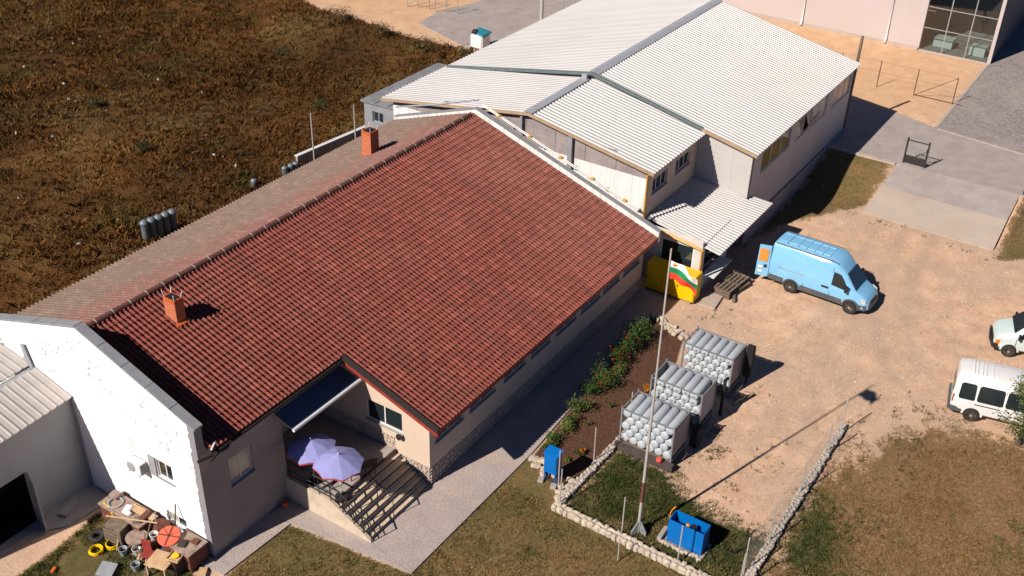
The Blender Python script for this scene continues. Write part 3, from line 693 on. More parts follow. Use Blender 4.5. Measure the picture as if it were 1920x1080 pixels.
def tiles_mesh(name, pts, jit, ang, mirror, mat):
    n = len(pts); V = np.repeat(TV[None], n, 0).copy()
    if mirror: V[:, :, 0] = TW - V[:, :, 0]
    rz = 0.008*jit[:, 3]; x = V[:, :, 0]-rz[:, None]*V[:, :, 1]; y = V[:, :, 1]+rz[:, None]*V[:, :, 0]; zz = V[:, :, 2]+(0.004*np.abs(jit[:, 0]))[:, None]+0.01*jit[:, 2][:, None]*V[:, :, 0]
    c, s_ = math.cos(ang), math.sin(ang); Y = y*c-zz*s_; Z = y*s_+zz*c
    if mirror: Y = -Y
    P = np.stack([x+pts[:, 0:1], Y+pts[:, 1:2], Z+pts[:, 2:3]], -1).reshape(-1, 3) - np.array(base_of(roof))
    F = (TF[None]+(np.arange(n)*len(TV))[:, None, None]).reshape(-1, 4)
    me = bpy.data.meshes.new(name); me.vertices.add(len(P)); me.vertices.foreach_set('co', P.astype(np.float32).ravel())
    me.loops.add(F.size); me.loops.foreach_set('vertex_index', F.astype(np.int32).ravel()); me.polygons.add(len(F))
    me.polygons.foreach_set('loop_start', np.arange(0, F.size, 4, dtype=np.int32)); me.update(calc_edges=True)
    me.polygons.foreach_set('use_smooth', np.ones(len(F), bool)); me.set_sharp_from_angle(angle=R(60)); me.materials.append(mat)
    o = bpy.data.objects.new(name, me); COL.objects.link(o); o.parent = roof; o['kind'] = 'stuff'; return o
rest = np.array([i for i in range(len(front)) if i not in near])
tiles_mesh('roof_tiles', front[rest], jit[rest], ANG, False, M['tile'])
back = []
for k in range(60):
    s = -0.06+k*TL; y = YB-s*cA; z = zb(YB)+s*sA
    if y < YR+0.1: break
    for i in range(int((XF-XN)/TW)): back.append((XN+0.03+i*TW, y, z))
back = np.array(back); tiles_mesh('roof_tiles', back, RNG.normal(0, 1, (len(back), 4)), ANG, True, M['tile_back'])
# ridge tiles with pale mortar collars
rl = 0.82; nr = int((XF-XN)/rl)
def ridge_geo(L):
    mb = MB(); n = 7
    vs = [];
    for xx, r in ((0, 0.15), (L+0.03, 0.13)):
        for i in range(n):
            t = math.pi*i/(n-1); vs.append((xx, r*math.cos(t)*1.05, r*math.sin(t)-0.02))
    return mb.add(vs, [(i, i+1, n+i+1, n+i) for i in range(n-1)]+[tuple(range(n))])
ridge_me = ridge_geo(rl).mesh('ridge_tile', M['ridge_brown'], smooth=50)
coll = MB()
for i in range(7):
    t = math.pi*i/6; coll.v += [(-0.015, 0.165*math.cos(t), 0.16*math.sin(t)-0.02), (0.035, 0.165*math.cos(t), 0.16*math.sin(t)-0.02)]
coll.f = [(2*i, 2*i+1, 2*i+3, 2*i+2) for i in range(6)]; coll_me = coll.mesh('mortar_collar', M['mortar'])
for i in range(nr):
    x = XN+i*rl+0.05
    inst(ridge_me, 'ridge_tile', roof, (x, YR, HR+0.06+random.uniform(-.01, .01)), (random.uniform(-.04, .04), 0, random.uniform(-.01, .01)))
    inst(coll_me, 'mortar_collar', roof, (x, YR, HR+0.06))
# barge board and dark flashing on the porch verge, gutters along the eaves
bb = MB().slab([(-0.56, -EO-0.08, zf(-EO)-0.28), (-0.56, YL, zf(YL)-0.28), (-0.56, YL, zf(YL)-0.02), (-0.56, -EO-0.08, zf(-EO)-0.02)], (0.05, 0, 0)); bb.build('barge_board', M['red_board'], house)
MB().slab([(-0.62, -EO-0.08, zf(-EO)-0.02), (-0.62, YL, zf(YL)-0.02), (-0.46, YL, zf(YL)+0.10), (-0.46, -EO-0.08, zf(-EO)+0.10)], (0.02, 0, 0.03)).build('verge_flashing', M['brown_metal'], house)
MB().slab([(-0.5, -EO-0.04, HE-0.22), (XF, -EO-0.04, HE-0.22), (XF, -EO-0.04, HE-0.05), (-0.5, -EO-0.04, HE-0.05)], (0, 0.04, 0)).build('fascia', M['red_board'], house)
MB().slab([(-0.5, -EO-0.03, HE-0.17), (XF, -EO-0.03, HE-0.17), (XF, 0.02, HE+0.02), (-0.5, 0.02, HE+0.02)], (0, 0, -0.02)).build('soffit', M['plaster_grey'], house)
gl = MB(); zz = zf(YL)-0.09
gl.tube([(XN+0.1, YL-0.10, zz), (-0.62, YL-0.10, zz)], 0.065, 8); gl.tube([(-7.7, YL-0.12, zz-0.2), (-7.2, YL-0.1, zz-0.03)], 0.05, 8)
gl.build('gutter', M['brown_metal'], house, smooth=60)
MB().tube([(-8.1, YL+0.1, 5.05), (-7.0, YL-0.12, 5.0), (-6.8, YL-0.12, 5.02)], 0.06, 8).build('downpipe', M['dark_metal'], house, smooth=60)
MB().obox((-7.35, YL+0.05, zf(YL)+0.12), (0.5, 0.07, 0.05), 0.5).build('gutter_bracket', M['white_frame'], house)
# far parapet against the white hall, and the valley behind it
pp = MB()
for (ya, yb) in ((-0.75, YR), (YR, YB)):
    za, zb2 = (zf(ya), HR) if ya < YR else (HR, zb(YB))
    pp.slab([(18.5, ya, za-0.4), (18.5, yb, zb2-0.4), (18.5, yb, zb2+0.22), (18.5, ya, za+0.22)], (0.24, 0, 0))
pp.build('parapet', M['white_streak'], house)
pc = MB()
pc.slab([(18.47, -0.8, zf(-0.8)+0.23), (18.76, -0.8, zf(-0.8)+0.23), (18.76, YR, HR+0.23), (18.47, YR, HR+0.23)], (0, 0, 0.05))
pc.slab([(18.47, YR+.004, HR+0.23), (18.76, YR+.004, HR+0.23), (18.76, YB+.1, zb(YB)+0.20), (18.47, YB+.1, zb(YB)+0.20)], (0, 0, 0.05))
pc.build('coping', M['coping'], house)
# chimneys
def chimney(x0, x1, y0, y1, zl, zt):
    c = MB().box(x0, x1, y0, y1, zl-0.6, zt).build('chimney', M['brick_orange'], house)
    j = MB()
    for k in range(int((zt-zl)/0.09)):
        z = zl-0.1+k*0.09; j.box(x0-0.003, x1+0.003, y0-0.003, y1+0.003, z, z+0.012)
    j.build('mortar_joint', M['mortar'], c)
    MB().box(x0+0.05, x1-0.05, y0+0.05, y1-0.05, zt, zt+0.004).build('flue', M['black'], c)
    for a, b in ((x0, y0), (x1, y0), (x0, y1), (x1, y1)):
        MB().cyl((a+(0.05 if a == x0 else -0.05), b+(0.05 if b == y0 else -0.05), zt), (a, b, zt+0.26), 0.02, 0.02, 6).build('cap_rod', M['white_frame'], c)
    f = MB().slab([(x0-0.12, y0-0.15, zf(y0-0.15)+0.09), (x1+0.12, y0-0.15, zf(y0-0.15)+0.09), (x1+0.12, y0, zf(y0)+0.1), (x0-0.12, y0, zf(y0)+0.1)], (0, 0, 0.03)) if y0 < YR else MB().box(x0-.1, x1+.1, y0-.1, y1+.1, zl-0.3, zl-0.1)
    f.build('flashing', M['brick_orange'], c); return c
chimney(-4.32, -3.88, 8.92, 9.56, 6.9, 8.0)
chimney(12.1, 12.74, 12.85, 13.45, 6.85, 8.05)

# ------------------------------------------------------------------ terrace with steps
ter = thing('terrace', 'raised concrete terrace with wide steps between cream gable and grey wall', 'terrace', (-1.9, 3.0, 0))
MB().prism([(-3.82, 1.78), (-0.02, 1.78), (-0.02, 6.28), (-3.78, 6.28), (-3.78, 4.28), (-3.82, 4.28)], -0.1, 1.1).build('floor', M['concrete'], ter)
for k in range(6):
    y1 = 1.776-k*0.3; zt = 1.1-(k+1)*0.165+0.02
    st = MB().box(-3.78, -0.03, y1-0.3, y1-0.002, 0.0, zt).build('step', M['concrete_warm'], ter)
    MB().box(-3.88, -0.02, y1-0.32, y1-0.265, zt+0.003, zt+0.03).build('nosing', M['wood_brown'], st)
MB().box(-3.84, -0.02, 1.70, 1.80, 1.103, 1.135).build('nosing', M['wood_brown'], ter)
MB().slab([(-3.95, 4.28, -0.1), (-3.95, -0.12, -0.1), (-3.95, -0.12, 0.12), (-3.95, 1.9, 1.18), (-3.95, 4.28, 1.18)], (0.128, 0, 0)).build('side_wall', M['concrete_warm'], ter)
# railing: stands on the side wall
rail = thing('railing', 'dark metal handrail along the terrace edge and down the steps', 'railing', (-3.9, 2.0, 0))
pts = [(-3.9, 4.1, 2.05), (-3.9, 1.9, 2.05), (-3.9, -0.12, 1.0)]
MB().tube(pts, 0.03, 6).build('handrail', M['dark_metal'], rail)
MB().tube([(x, y, z-0.45) for x, y, z in pts], 0.02, 6).build('rail', M['dark_metal'], rail)
MB().tube([(x, y, z-0.68) for x, y, z in pts], 0.02, 6).build('rail', M['dark_metal'], rail)
for y, z in ((4.0, 1.15), (3.2, 1.15), (2.5, 1.15), (1.9, 1.15), (1.3, 0.86), (0.75, 0.57), (0.3, 0.33), (-0.1, 0.0)):
    top = 2.05 if y >= 1.9 else 2.05-(1.9-y)*0.52
    MB().cyl((-3.9, y, z), (-3.9, y, top), 0.024, 0.024, 6).build('post', M['dark_metal'], rail)
rail2 = thing('railing', 'short brown handrail standing across the middle of the steps', 'railing', (-2.0, 0.8, 0))
MB().tube([(-2.35, 1.75, 2.0), (-2.35, 0.0, 1.05)], 0.025, 6).build('handrail', M['dark_metal'], rail2)
for y in (1.7, 0.85, 0.05): MB().cyl((-2.35, y, 0.1+0.55*y), (-2.35, y, 1.05+y*0.54), 0.02, 0.02, 6).build('post', M['dark_metal'], rail2)
# awning over the recess
aw = thing('awning', 'navy cloth awning with white front roller under the red eave', 'awning', (-1.8, 5.0, 4.0))
MB().slab([(-4.15, 4.27, 4.56), (-0.35, 4.27, 4.56), (-0.18, 3.44, 4.12), (-4.05, 3.44, 4.12)], (0, 0, 0.012)).build('cloth', M['awning'], aw)
MB().cyl((-4.08, 3.38, 4.09), (-0.15, 3.38, 4.09), 0.075, 0.075, 10).build('front_bar', M['white_frame'], aw, smooth=40)
for x in (-4.0, -0.3): MB().tube([(x, 4.27, 4.3), (x, 3.9, 4.12), (x, 3.42, 4.05)], 0.025, 6).build('arm', M['white_frame'], aw)
# parasols
def parasol(c, label, rot, tilt):
    t = thing('parasol', label, 'parasol', c, 0, 'lavender parasols on the terrace')
    MB().cyl((0, 0, 0.05), (0, 0, 2.2), 0.022, 0.022, 8).build('pole', M['white_frame'], t, local=True)
    MB().lathe([(0.26, 0.0), (0.26, 0.05), (0.06, 0.09), (0.04, 0.2)], n=14).build('base', M['dark_metal'], t, local=True)
    n = 8; r = 1.0
    mtx = Matrix.Translation((0, 0, 2.2)) @ Matrix.Rotation(tilt, 4, 'X') @ Matrix.Rotation(rot, 4, 'Z')
    ring = [Vector((r*math.cos(2*math.pi*i/n), r*math.sin(2*math.pi*i/n), -0.46)) for i in range(n)]
    for i in range(n):
        a, b = ring[i], ring[(i+1) % n]; mid = (a+b)/2*0.985
        mm = MB()
        q = [Vector((0, 0, 0.0)), a*0.55+Vector((0, 0, 0.03)), b*0.55+Vector((0, 0, 0.03)), a, mid+Vector((0, 0, 0.03)), b]
        mm.add([mtx@v for v in q], [(0, 1, 2), (1, 3, 4), (1, 4, 2), (2, 4, 5)])
        mm.build('panel', M['umbrella'], t, local=True)
        MB().slab([mtx@a, mtx@mid, mtx@b, mtx@(b+Vector((0, 0, -0.07))), mtx@(mid+Vector((0, 0, -0.05))), mtx@(a+Vector((0, 0, -0.07)))], (0, 0, 0.001)).build('valance', M['umbrella_red'], t, local=True)
        MB().cyl(mtx@Vector((0, 0, -0.03)), mtx@(a+Vector((0, 0, -0.015))), 0.008, 0.008, 4).build('rib', M['white_frame'], t, local=True)
    MB().lathe([(0.02, 2.2), (0.03, 2.24), (0.004, 2.3)], n=8).build('finial', M['white_frame'], t, local=True)
    return t
parasol((-3.42, 3.2, 1.1), 'lavender octagonal parasol nearer the grey wall on the terrace', 0.3, -0.04)
parasol((-3.46, 1.74, 1.1), 'lavender octagonal parasol at the top of the steps', 0.1, 0.03)
# furniture under them
def table(c, label):
    t = thing('table', label, 'table', c)
    MB().lathe([(0.4, 0.70), (0.42, 0.72), (0.4, 0.74)], n=18).build('tabletop', M['wood_brown'], t, local=True)
    MB().cyl((0, 0, 0.03), (0, 0, 0.70), 0.04, 0.03, 8).build('leg', M['dark_metal'], t, local=True)
    MB().lathe([(0.22, 0), (0.22, 0.03), (0.05, 0.05)], n=12).build('base', M['dark_metal'], t, local=True)
table((-2.75, 2.6, 1.1), 'round brown table in the shade beside the parasol poles')
be = thing('bench', 'brown wooden slat bench beside the parasol at the top of the steps', 'bench', (-2.0, 1.95, 1.1), 2.6)
for k in range(3): MB().box(-0.6, 0.6, -0.22+k*0.155, -0.22+k*0.155+0.14, 0.42, 0.45).build('seat_slat', M['wood_brown'], be, local=True)
for k in range(3): MB().slab([(-0.6, 0.26+0.03*k, 0.52+k*0.15), (0.6, 0.26+0.03*k, 0.52+k*0.15), (0.6, 0.28+0.03*k, 0.64+k*0.15), (-0.6, 0.28+0.03*k, 0.64+k*0.15)], (0, 0.02, 0)).build('back_slat', M['wood_brown'], be, local=True)
for x in (-0.5, 0.5):
    MB().tube([(x, -0.2, 0), (x, -0.2, 0.42), (x, 0.26, 0.42), (x, 0.36, 0.95)], 0.02, 6).build('leg', M['dark_metal'], be, local=True)
    MB().cyl((x, 0.24, 0), (x, 0.24, 0.42), 0.02, 0.02, 6).build('leg', M['dark_metal'], be, local=True)
# wall fittings
ac = thing('air_conditioner', 'white air conditioner unit on the white gable beside a window', 'air conditioner', (-8.1, 7.75, 3.0))
MB().box(-8.28, -7.96, 7.35, 8.15, 2.78, 3.32).build('case', M['white_enamel'], ac, bevel=0.02)
MB().lathe([(0.22, -8.285), (0.22, -8.30)], (0, 7.85, 3.05), 'X', 18).build('fan_grille', M['sill'], ac)
for k in range(5): MB().box(-8.24, -8.0, 7.335, 7.347, 2.84+k*0.09, 2.88+k*0.09).build('vent_slot', M['dark_metal'], ac)
MB().tube([(-8.05, 8.0, 3.32), (-8.0, 8.05, 3.8), (-7.93, 8.1, 4.1)], 0.02, 6).build('pipe', M['white_frame'], ac)
for y in (7.45, 8.05): MB().box(-8.28, -7.9, y-0.02, y+0.02, 2.73, 2.775).build('bracket', M['dark_metal'], ac)
wl = thing('flower_pot', 'small round hanging pot under the gable window', 'flower pot', (-0.14, 1.45, 1.98))
MB().lathe([(0.08, -0.1), (0.14, 0.0), (0.15, 0.08), (0.12, 0.09)], n=12).build('pot', M['dark_metal'], wl, local=True)
single('drain_pot', MB().lathe([(0.1, 0), (0.13, 0.22), (0.11, 0.23), (0.09, 0.15)], (-4.35, 4.02, 0.05), n=12), M['red_disc'], 'small terracotta pot at the foot of the grey wall by the terrace', 'pot')
# ------------------------------------------------------------------ ribbed sheet roofs
def ribbed(p00, p10, p01, p11, pitch=0.31, h=0.06, prof=((0.0, 0), (0.40, 0), (0.52, 1), (0.88, 1), (1.0, 0)), thick=0.05):
    """sheet between the edge p00-p10 and the edge p01-p11, ribs run from one edge to the other"""
    p00, p10, p01, p11 = map(Vector, (p00, p10, p01, p11)); L = (p10-p00).length; n = max(1, int(round(L/pitch)))
    nrm = (p10-p00).cross(p01-p00).normalized();
    if nrm.z < 0: nrm = -nrm
    mb = MB(); ts = []
    for i in range(n):
        for u, q in prof[:-1]: ts.append(((i+u)/n, q*h))
    ts.append((1.0, 0.0)); vs = []
    for t, q in ts:
        a = p00.lerp(p10, t)+nrm*q; b = p01.lerp(p11, t)+nrm*q; vs += [a, b, b-nrm*thick, a-nrm*thick]
    fs = []
    for i in range(len(ts)-1):
        k = 4*i
        for e in range(4): fs.append((k+e, k+(e+1) % 4, k+4+(e+1) % 4, k+4+e))
    fs += [(0, 1, 2, 3), tuple(4*(len(ts)-1)+q for q in (3, 2, 1, 0))]
    return mb.add(vs, fs)
def along(mb, a, b, w, t, up=0.0):    # flat trim bar from a to b, w wide (horizontal), t thick
    a, b = Vector(a), Vector(b); d = (b-a).normalized(); s = d.cross(Vector((0, 0, 1))).normalized()*w/2; o = Vector((0, 0, up))
    return mb.slab([a-s+o, b-s+o, b+s+o, a+s+o], (0, 0, t))

# ---- smaller white hall, in front
AX0, AX1, AYR, AYP, AYL, AZR, AZP, AZL = 19.8, 26.1, 0.45, 8.25, 18.6, 6.30, 7.70, 6.0
hall_a = thing('hall', 'smaller white hall with ribbed roof, set between the house and the bigger hall', 'hall', (23, 9, 0))
ribbed((AX0, AYR, AZR), (AX1+0.3, AYR, AZR), (AX0, AYP, AZP), (AX1+0.3, AYP, AZP)).build('roof', M['roof_white'], hall_a)
ribbed((AX0, AYP, AZP), (AX1+0.3, AYP, AZP), (AX0, AYL, AZL), (AX1+0.3, AYL, AZL)).build('roof', M['roof_white'], hall_a)
rc = MB()
for s, (y1, z1) in ((1, (AYP-0.27, AZP-0.02)), (-1, (AYP+0.27, AZP-0.02))):
    rc.slab([(AX0-0.04, AYP, AZP+0.085), (AX1-0.1, AYP, AZP+0.085), (AX1-0.1, y1, z1+0.075), (AX0-0.04, y1, z1+0.075)], (0, 0, -0.015))
rc.build('ridge_cap', M['ridge_cap'], hall_a)
MB().obox((AX1-0.12, AYP+0.02, AZP+0.2), (0.3, 0.32, 0.28)).build('vent_box', M['ridge_cap'], hall_a)
vg = MB()
vg.slab([(AX0-0.03, AYR, AZR-0.14), (AX0-0.03, AYP, AZP-0.14), (AX0-0.03, AYP, AZP+0.03), (AX0-0.03, AYR, AZR+0.03)], (0.05, 0, 0))
vg.slab([(AX0-0.03, AYP+.002, AZP-0.14), (AX0-0.03, AYL, AZL-0.14), (AX0-0.03, AYL, AZL+0.03), (AX0-0.03, AYP+.002, AZP+0.03)], (0.05, 0, 0))
vg.build('verge_trim', M['verge_brown'], hall_a)
WX = 20.15; zra = lambda y: (AZR+(AZP-AZR)*(y-AYR)/(AYP-AYR) if y < AYP else AZP+(AZL-AZP)*(y-AYP)/(AYL-AYP))-0.1
low = 5.72
MB().poly([(WX, 0.95, 2.6), (WX, 17.95, 2.6), (WX, 17.95, low), (WX, 0.95, low)]).build('wall', M['white_streak'] if 'white_streak' in M else M['panel_white'], hall_a)
# upper wall: grey panels, each with its own edges
rows = [low+0.004, 6.28, 6.84, 7.7]; y = 0.95
k = 0
while y < 17.9:
    y2 = min(y+1.9, 17.95)
    for a, b in zip(rows, rows[1:]):
        pts = []
        for yy in ([y+0.012, AYP, y2-0.012] if y < AYP < y2 else [y+0.012, y2-0.012]): pts.append((yy, min(b-0.012, zra(yy))))
        if max(p[1] for p in pts) <= a+0.03: continue
        t = random.uniform(0, 0.012)
        poly = [(WX-0.01-t, y+0.012, a)]+[(WX-0.01-t, y2-0.012, a)]+[(WX-0.01-t, yy, max(z, a+0.004)) for yy, z in pts[::-1]]
        MB().slab(poly, (0.03, 0, 0)).build('wall_panel', M['block_grey'], hall_a)
    y = y2
MB().poly([(WX+0.03, 0.95, low-0.1), (WX+0.03, 17.95, low-0.1), (WX+0.03, 17.95, zra(17.95)), (WX+0.03, AYP, zra(AYP)), (WX+0.03, 0.95, zra(0.95))]).build('backing', M['mortar_dark'], hall_a)
for yy, zt0, ww in ((5.6, 3.5, 0.13), (8.75, 6.3, 0.07)):
    MB().box(WX-0.25, WX-0.11, yy-ww, yy+ww, zt0, zra(yy)+0.02).build('column', M['coping'], hall_a)
AY = planeY(0.95, -1); AS = MB(); aw_ = [(20.85, 22.6, 4.55, 5.45), (23.6, 25.4, 4.65, 5.45)]
wall_face(AS, AY, 20.15, 26.3, 0.0, 6.25, aw_); AS.build('wall', M['plaster_cream'], hall_a)
for a in aw_: window(hall_a, AY, *a, 3)
MB().poly([(20.15, 17.95, 0), (26.3, 17.95, 0), (26.3, 17.95, 6.0), (20.15, 17.95, 6.0)]).build('wall', M['plaster_cream'], hall_a)
# ---- bigger white hall
BX0, BX1, BYR, BYP, BYL, BZR, BZP, BZL = 26.05, 43.5, -2.72, 7.85, 18.35, 5.85, 8.10, 6.15
hall_b = thing('hall', 'large white hall with long ribbed roof and a row of windows under the eave', 'hall', (35, 8, 0))
ribbed((BX0, BYR, BZR), (BX1, BYR, BZR), (BX0, BYP, BZP), (BX1, BYP, BZP)).build('roof', M['roof_white'], hall_b)
ribbed((BX0, BYP, BZP), (BX1, BYP, BZP), (BX0, BYL, BZL), (BX1, BYL, BZL)).build('roof', M['roof_white'], hall_b)
rc = MB()
for y1 in (BYP-0.35, BYP+0.35):
    rc.slab([(BX0-0.02, BYP, BZP+0.09), (BX1+0.02, BYP, BZP+0.09), (BX1+0.02, y1, BZP+0.01), (BX0-0.02, y1, BZP+0.01)], (0, 0, -0.015))
rc.build('ridge_cap', M['ridge_cap'], hall_b)
vt = MB()
vt.slab([(BX0-0.06, AYR+0.2, BZR+(BZP-BZR)*(AYR+.2-BYR)/(BYP-BYR)+0.06), (BX0-0.06, BYP, BZP+0.09), (BX0+0.1, BYP, BZP+0.09), (BX0+0.1, AYR+0.2, BZR+(BZP-BZR)*(AYR+.2-BYR)/(BYP-BYR)+0.06)], (0, 0, -0.16))
vt.slab([(BX0-0.06, BYP+.003, BZP+0.09), (BX0-0.06, BYL, BZL+0.06), (BX0+0.1, BYL, BZL+0.06), (BX0+0.1, BYP+.003, BZP+0.09)], (0, 0, -0.16))
vt.build('verge_trim', M['ridge_dark'] if 'ridge_dark' in M else M['sill'], hall_b)
MB().slab([(BX0-0.05, BYR, BZR-0.16), (BX0-0.05, AYR+0.25, BZR+(BZP-BZR)*(AYR+.25-BYR)/(BYP-BYR)-0.16), (BX0-0.05, AYR+0.25, BZR+(BZP-BZR)*(AYR+.25-BYR)/(BYP-BYR)+0.03), (BX0-0.05, BYR, BZR+0.03)], (0.05, 0, 0)).build('verge_trim', M['verge_brown'], hall_b)
BWX, BWY = 26.35, -2.42
zrb = lambda y: BZR+(BZP-BZR)*(y-BYR)/(BYP-BYR) if y < BYP else BZP+(BZL-BZP)*(y-BYP)/(BYL-BYP)
fw = MB(); fw.poly([(BWX, BWY, 0), (BWX, 18.05, 0), (BWX, 18.05, zrb(18.05)-0.05), (BWX, BYP, BZP-0.05), (BWX, BWY, zrb(BWY)-0.05)])
fw.build('wall', M['panel_white'], hall_b)
MB().poly([(43.2, BWY, 0), (43.2, 18.05, 0), (43.2, 18.05, zrb(18.05)-0.05), (43.2, BYP, BZP-0.05), (43.2, BWY, zrb(BWY)-0.05)]).build('wall', M['panel_white'], hall_b)
for yy in (-1.25, -0.1):     # panel joints on the lit end wall
    MB().box(BWX-0.004, BWX+0.01, yy-0.006, yy+0.006, 0.2, zrb(yy)-0.1).build('panel_joint', M['sill'], hall_b)
MB().box(BWX-0.03, BWX+0.05, BWY-0.03, BWY+0.05, 0.0, 5.8).build('corner_trim', M['dark_metal'], hall_b)
BY = planeY(BWY, -1); BS = MB(); bw = [(27.75, 32.2, 4.0, 5.35), (33.2, 38.4, 4.0, 5.35), (39.5, 42.9, 4.0, 5.35)]
wall_face(BS, BY, BWX, 43.2, 0.0, 5.85, bw, 0.1); BS.build('wall', M['panel_white'], hall_b)
window(hall_b, BY, *bw[0], 3, rec=0.05, pane='glass_green', sill=False, fw=0.08)
window(hall_b, BY, *bw[1], 4, rec=0.05, pane='glass_pale', sill=False, fw=0.08, panes=['glass_pale', 'glass', 'glass_pale', 'glass_pale'])
window(hall_b, BY, *bw[2], 3, rec=0.05, pane='glass_pale', sill=False, fw=0.08)
# one sash tilted open
MB().slab([(34.52, BWY-0.45, 5.2), (35.76, BWY-0.45, 5.2), (35.76, BWY+0.0-0.02, 4.05), (34.52, BWY-0.02, 4.05)], (0, 0.03, 0.01)).build('open_sash', M['glass_pale'], hall_b)
for x in (33.2, 37.2, 41.2): MB().box(x-0.006, x+0.006, BWY-0.004, BWY+0.01, 0.9, 3.98).build('panel_joint', M['sill'], hall_b)
MB().box(26.3, 43.3, BWY-0.12, BWY-0.005, -0.1, 1.25).build('plinth', M['concrete'], hall_b)
MB().poly([(26.3, 18.05, 0), (43.2, 18.05, 0), (43.2, 18.05, 6.1), (26.3, 18.05, 6.1)]).build('wall', M['panel_white'], hall_b)
# ---- entrance: glazed lobby under a ribbed canopy
ent = thing('entrance_lobby', 'glazed entrance lobby with white frame under the ribbed canopy', 'lobby', (21.5, -0.9, 0))
EX = planeX(20.0, -1); ew = MB(); wall_face(ew, EX, -2.65, 0.93, 0.0, 3.3, [(-2.2, -0.25, 0.95, 2.75)], 0.12)
ew.build('wall', M['lobby_white'], ent); window(ent, EX, -2.2, -0.25, 0.95, 2.75, 1, rec=0.05, fw=0.09)
EY = planeY(-2.65, -1); ew = MB(); wall_face(ew, EY, 20.0, 23.6, 0.0, 3.0, [(20.35, 22.9, 1.0, 2.6)], 0.12); ew.build('wall', M['lobby_white'], ent)
window(ent, EY, 20.35, 22.9, 1.0, 2.6, 1, rec=0.3, sill=False); MB().slab([(20.4, -2.62, 1.02), (22.8, -2.62, 1.02), (22.9, -3.3, 0.96), (20.5, -3.3, 0.96)], (0, 0, 0.05)).build('counter', M['white_enamel'], ent)
MB().poly([(23.6, -2.65, 0), (23.6, 0.9, 0), (23.6, 0.9, 3.2), (23.6, -2.65, 2.9)]).build('wall', M['plaster_cream'], ent)
can = thing('canopy', 'low ribbed white canopy roof over the entrance beside the large hall', 'canopy', (23.5, -1.4, 2.8))
zc = lambda y: 3.42+(y-1.0)*0.135
ribbed((20.15, -3.65, zc(-3.65)), (27.05, -3.68, zc(-3.68)), (20.55, 0.93, zc(0.93)), (26.30, 0.93, zc(0.93)), 0.28).build('roof_sheet', M['roof_white'], can)
cb = MB(); along(cb, (20.12, -3.6, zc(-3.6)-0.1), (20.5, 0.9, zc(0.9)-0.1), 0.08, 0.06); along(cb, (20.15, -3.6, zc(-3.6)-0.1), (27.0, -3.6, zc(-3.6)-0.1), 0.06, 0.06)
cb.build('edge_beam', M['white_frame'], can)
for x in (20.6, 23.2): MB().tube([(x, -2.7, zc(-2.7)-0.55), (x, -3.4, zc(-3.4)-0.12)], 0.03, 6).build('bracket', M['grey_metal'], can)
# gas pipes: along the far parapet and down to the lobby
gp = thing('gas_pipe', 'yellow and white gas pipes running over the parapet and down by the entrance', 'pipe', (19.4, 5, 4))
for dx, m in ((0.0, 'white_frame'), (0.13, 'white_frame')):
    MB().tube([(18.95+dx, YR-0.1, HR+0.34), (18.95+dx, 5, zf(5)+0.34), (18.95+dx, 0.75, zf(0.75)+0.34)], 0.028, 6).build('pipe', M[m], gp)
    MB().tube([(19.9-dx, 0.80, 6.15), (19.9-dx, 0.80, 3.45), (19.9-dx, 0.70, 3.3), (19.88-dx, -2.3, 2.92), (19.88-dx, -2.72, 2.8), (19.88-dx, -2.72, 1.0)], 0.05, 6).build('pipe', M['yellow_pipe'], gp)
for k in range(5):
    yy = 9.6-k*2.0; MB().box(18.9, 19.12, yy-0.12, yy+0.12, zf(yy)+0.31, zf(yy)+0.39).build('yellow_sleeve', M['yellow_pipe'], gp)
MB().tube([(18.95, YR+0.1, HR+0.6), (18.95, 14, zb(14)+0.6), (18.95, YB+0.3, zb(YB)+0.6)], 0.05, 6).build('pipe', M['grey_metal'], gp)
# yellow gas cabinet
yc = thing('gas_cabinet', 'wide bright yellow metal cabinet beside the entrance', 'cabinet', (19.3, -1.5, 0))
MB().box(18.92, 19.75, -2.92, -0.08, 0.12, 1.66).build('body', M['yellow'], yc, bevel=0.02)
for a, b in ((-2.86, -1.94), (-1.91, -1.02), (-0.99, -0.14)): MB().box(18.895, 18.92, a, b, 0.2, 1.58).build('door', M['yellow'], yc, bevel=0.01)
for a in (-1.98, -1.08, -0.2): MB().box(18.875, 18.895, a-0.02, a+0.02, 0.8, 0.95).build('handle', M['dark_metal'], yc)
for x in (19.0, 19.65):
    for yy in (-2.8, -0.2): MB().box(x-0.04, x+0.04, yy-0.04, yy+0.04, 0, 0.12).build('foot', M['dark_metal'], yc)
MB().lathe([(0.05, 0), (0.12, 0.03), (0.12, 0.1), (0.05, 0.13)], (18.84, -2.8, 1.15), n=10).build('valve_cap', M['red_bright'], yc)
# ---- grey flat-roofed outhouse at the back corner of the small hall
lt = thing('outhouse', 'grey concrete outhouse with felt roof and small window behind the hall', 'outhouse', (24, 20, 0))
LX = planeX(20.9, -1); lm = MB(); wall_face(lm, LX, 18.0, 20.9, 0.0, 4.85, [(19.4, 20.25, 3.7, 4.4)], 0.12)
lm.poly([(20.9, 20.9, 0), (28.6, 20.9, 0), (28.6, 20.9, 4.85), (20.9, 20.9, 4.85)]); lm.poly([(28.6, 20.9, 0), (28.6, 18, 0), (28.6, 18, 4.85), (28.6, 20.9, 4.85)])
lm.build('wall', M['coping'], lt); window(lt, LX, 19.4, 20.25, 3.7, 4.4, 2, frame='sill')
MB().slab([(20.8, 18.05, 4.96), (28.75, 18.05, 4.96), (28.75, 21.1, 4.86), (20.8, 21.1, 4.86)], (0, 0, 0.1)).build('roof', M['felt'] if 'felt' in M else M['sill'], lt)
for k in range(2): MB().box(20.8, 28.75, 18.9+k*1.0, 18.93+k*1.0, 4.97, 5.075-k*0.035).build('seam', M['coping'], lt)
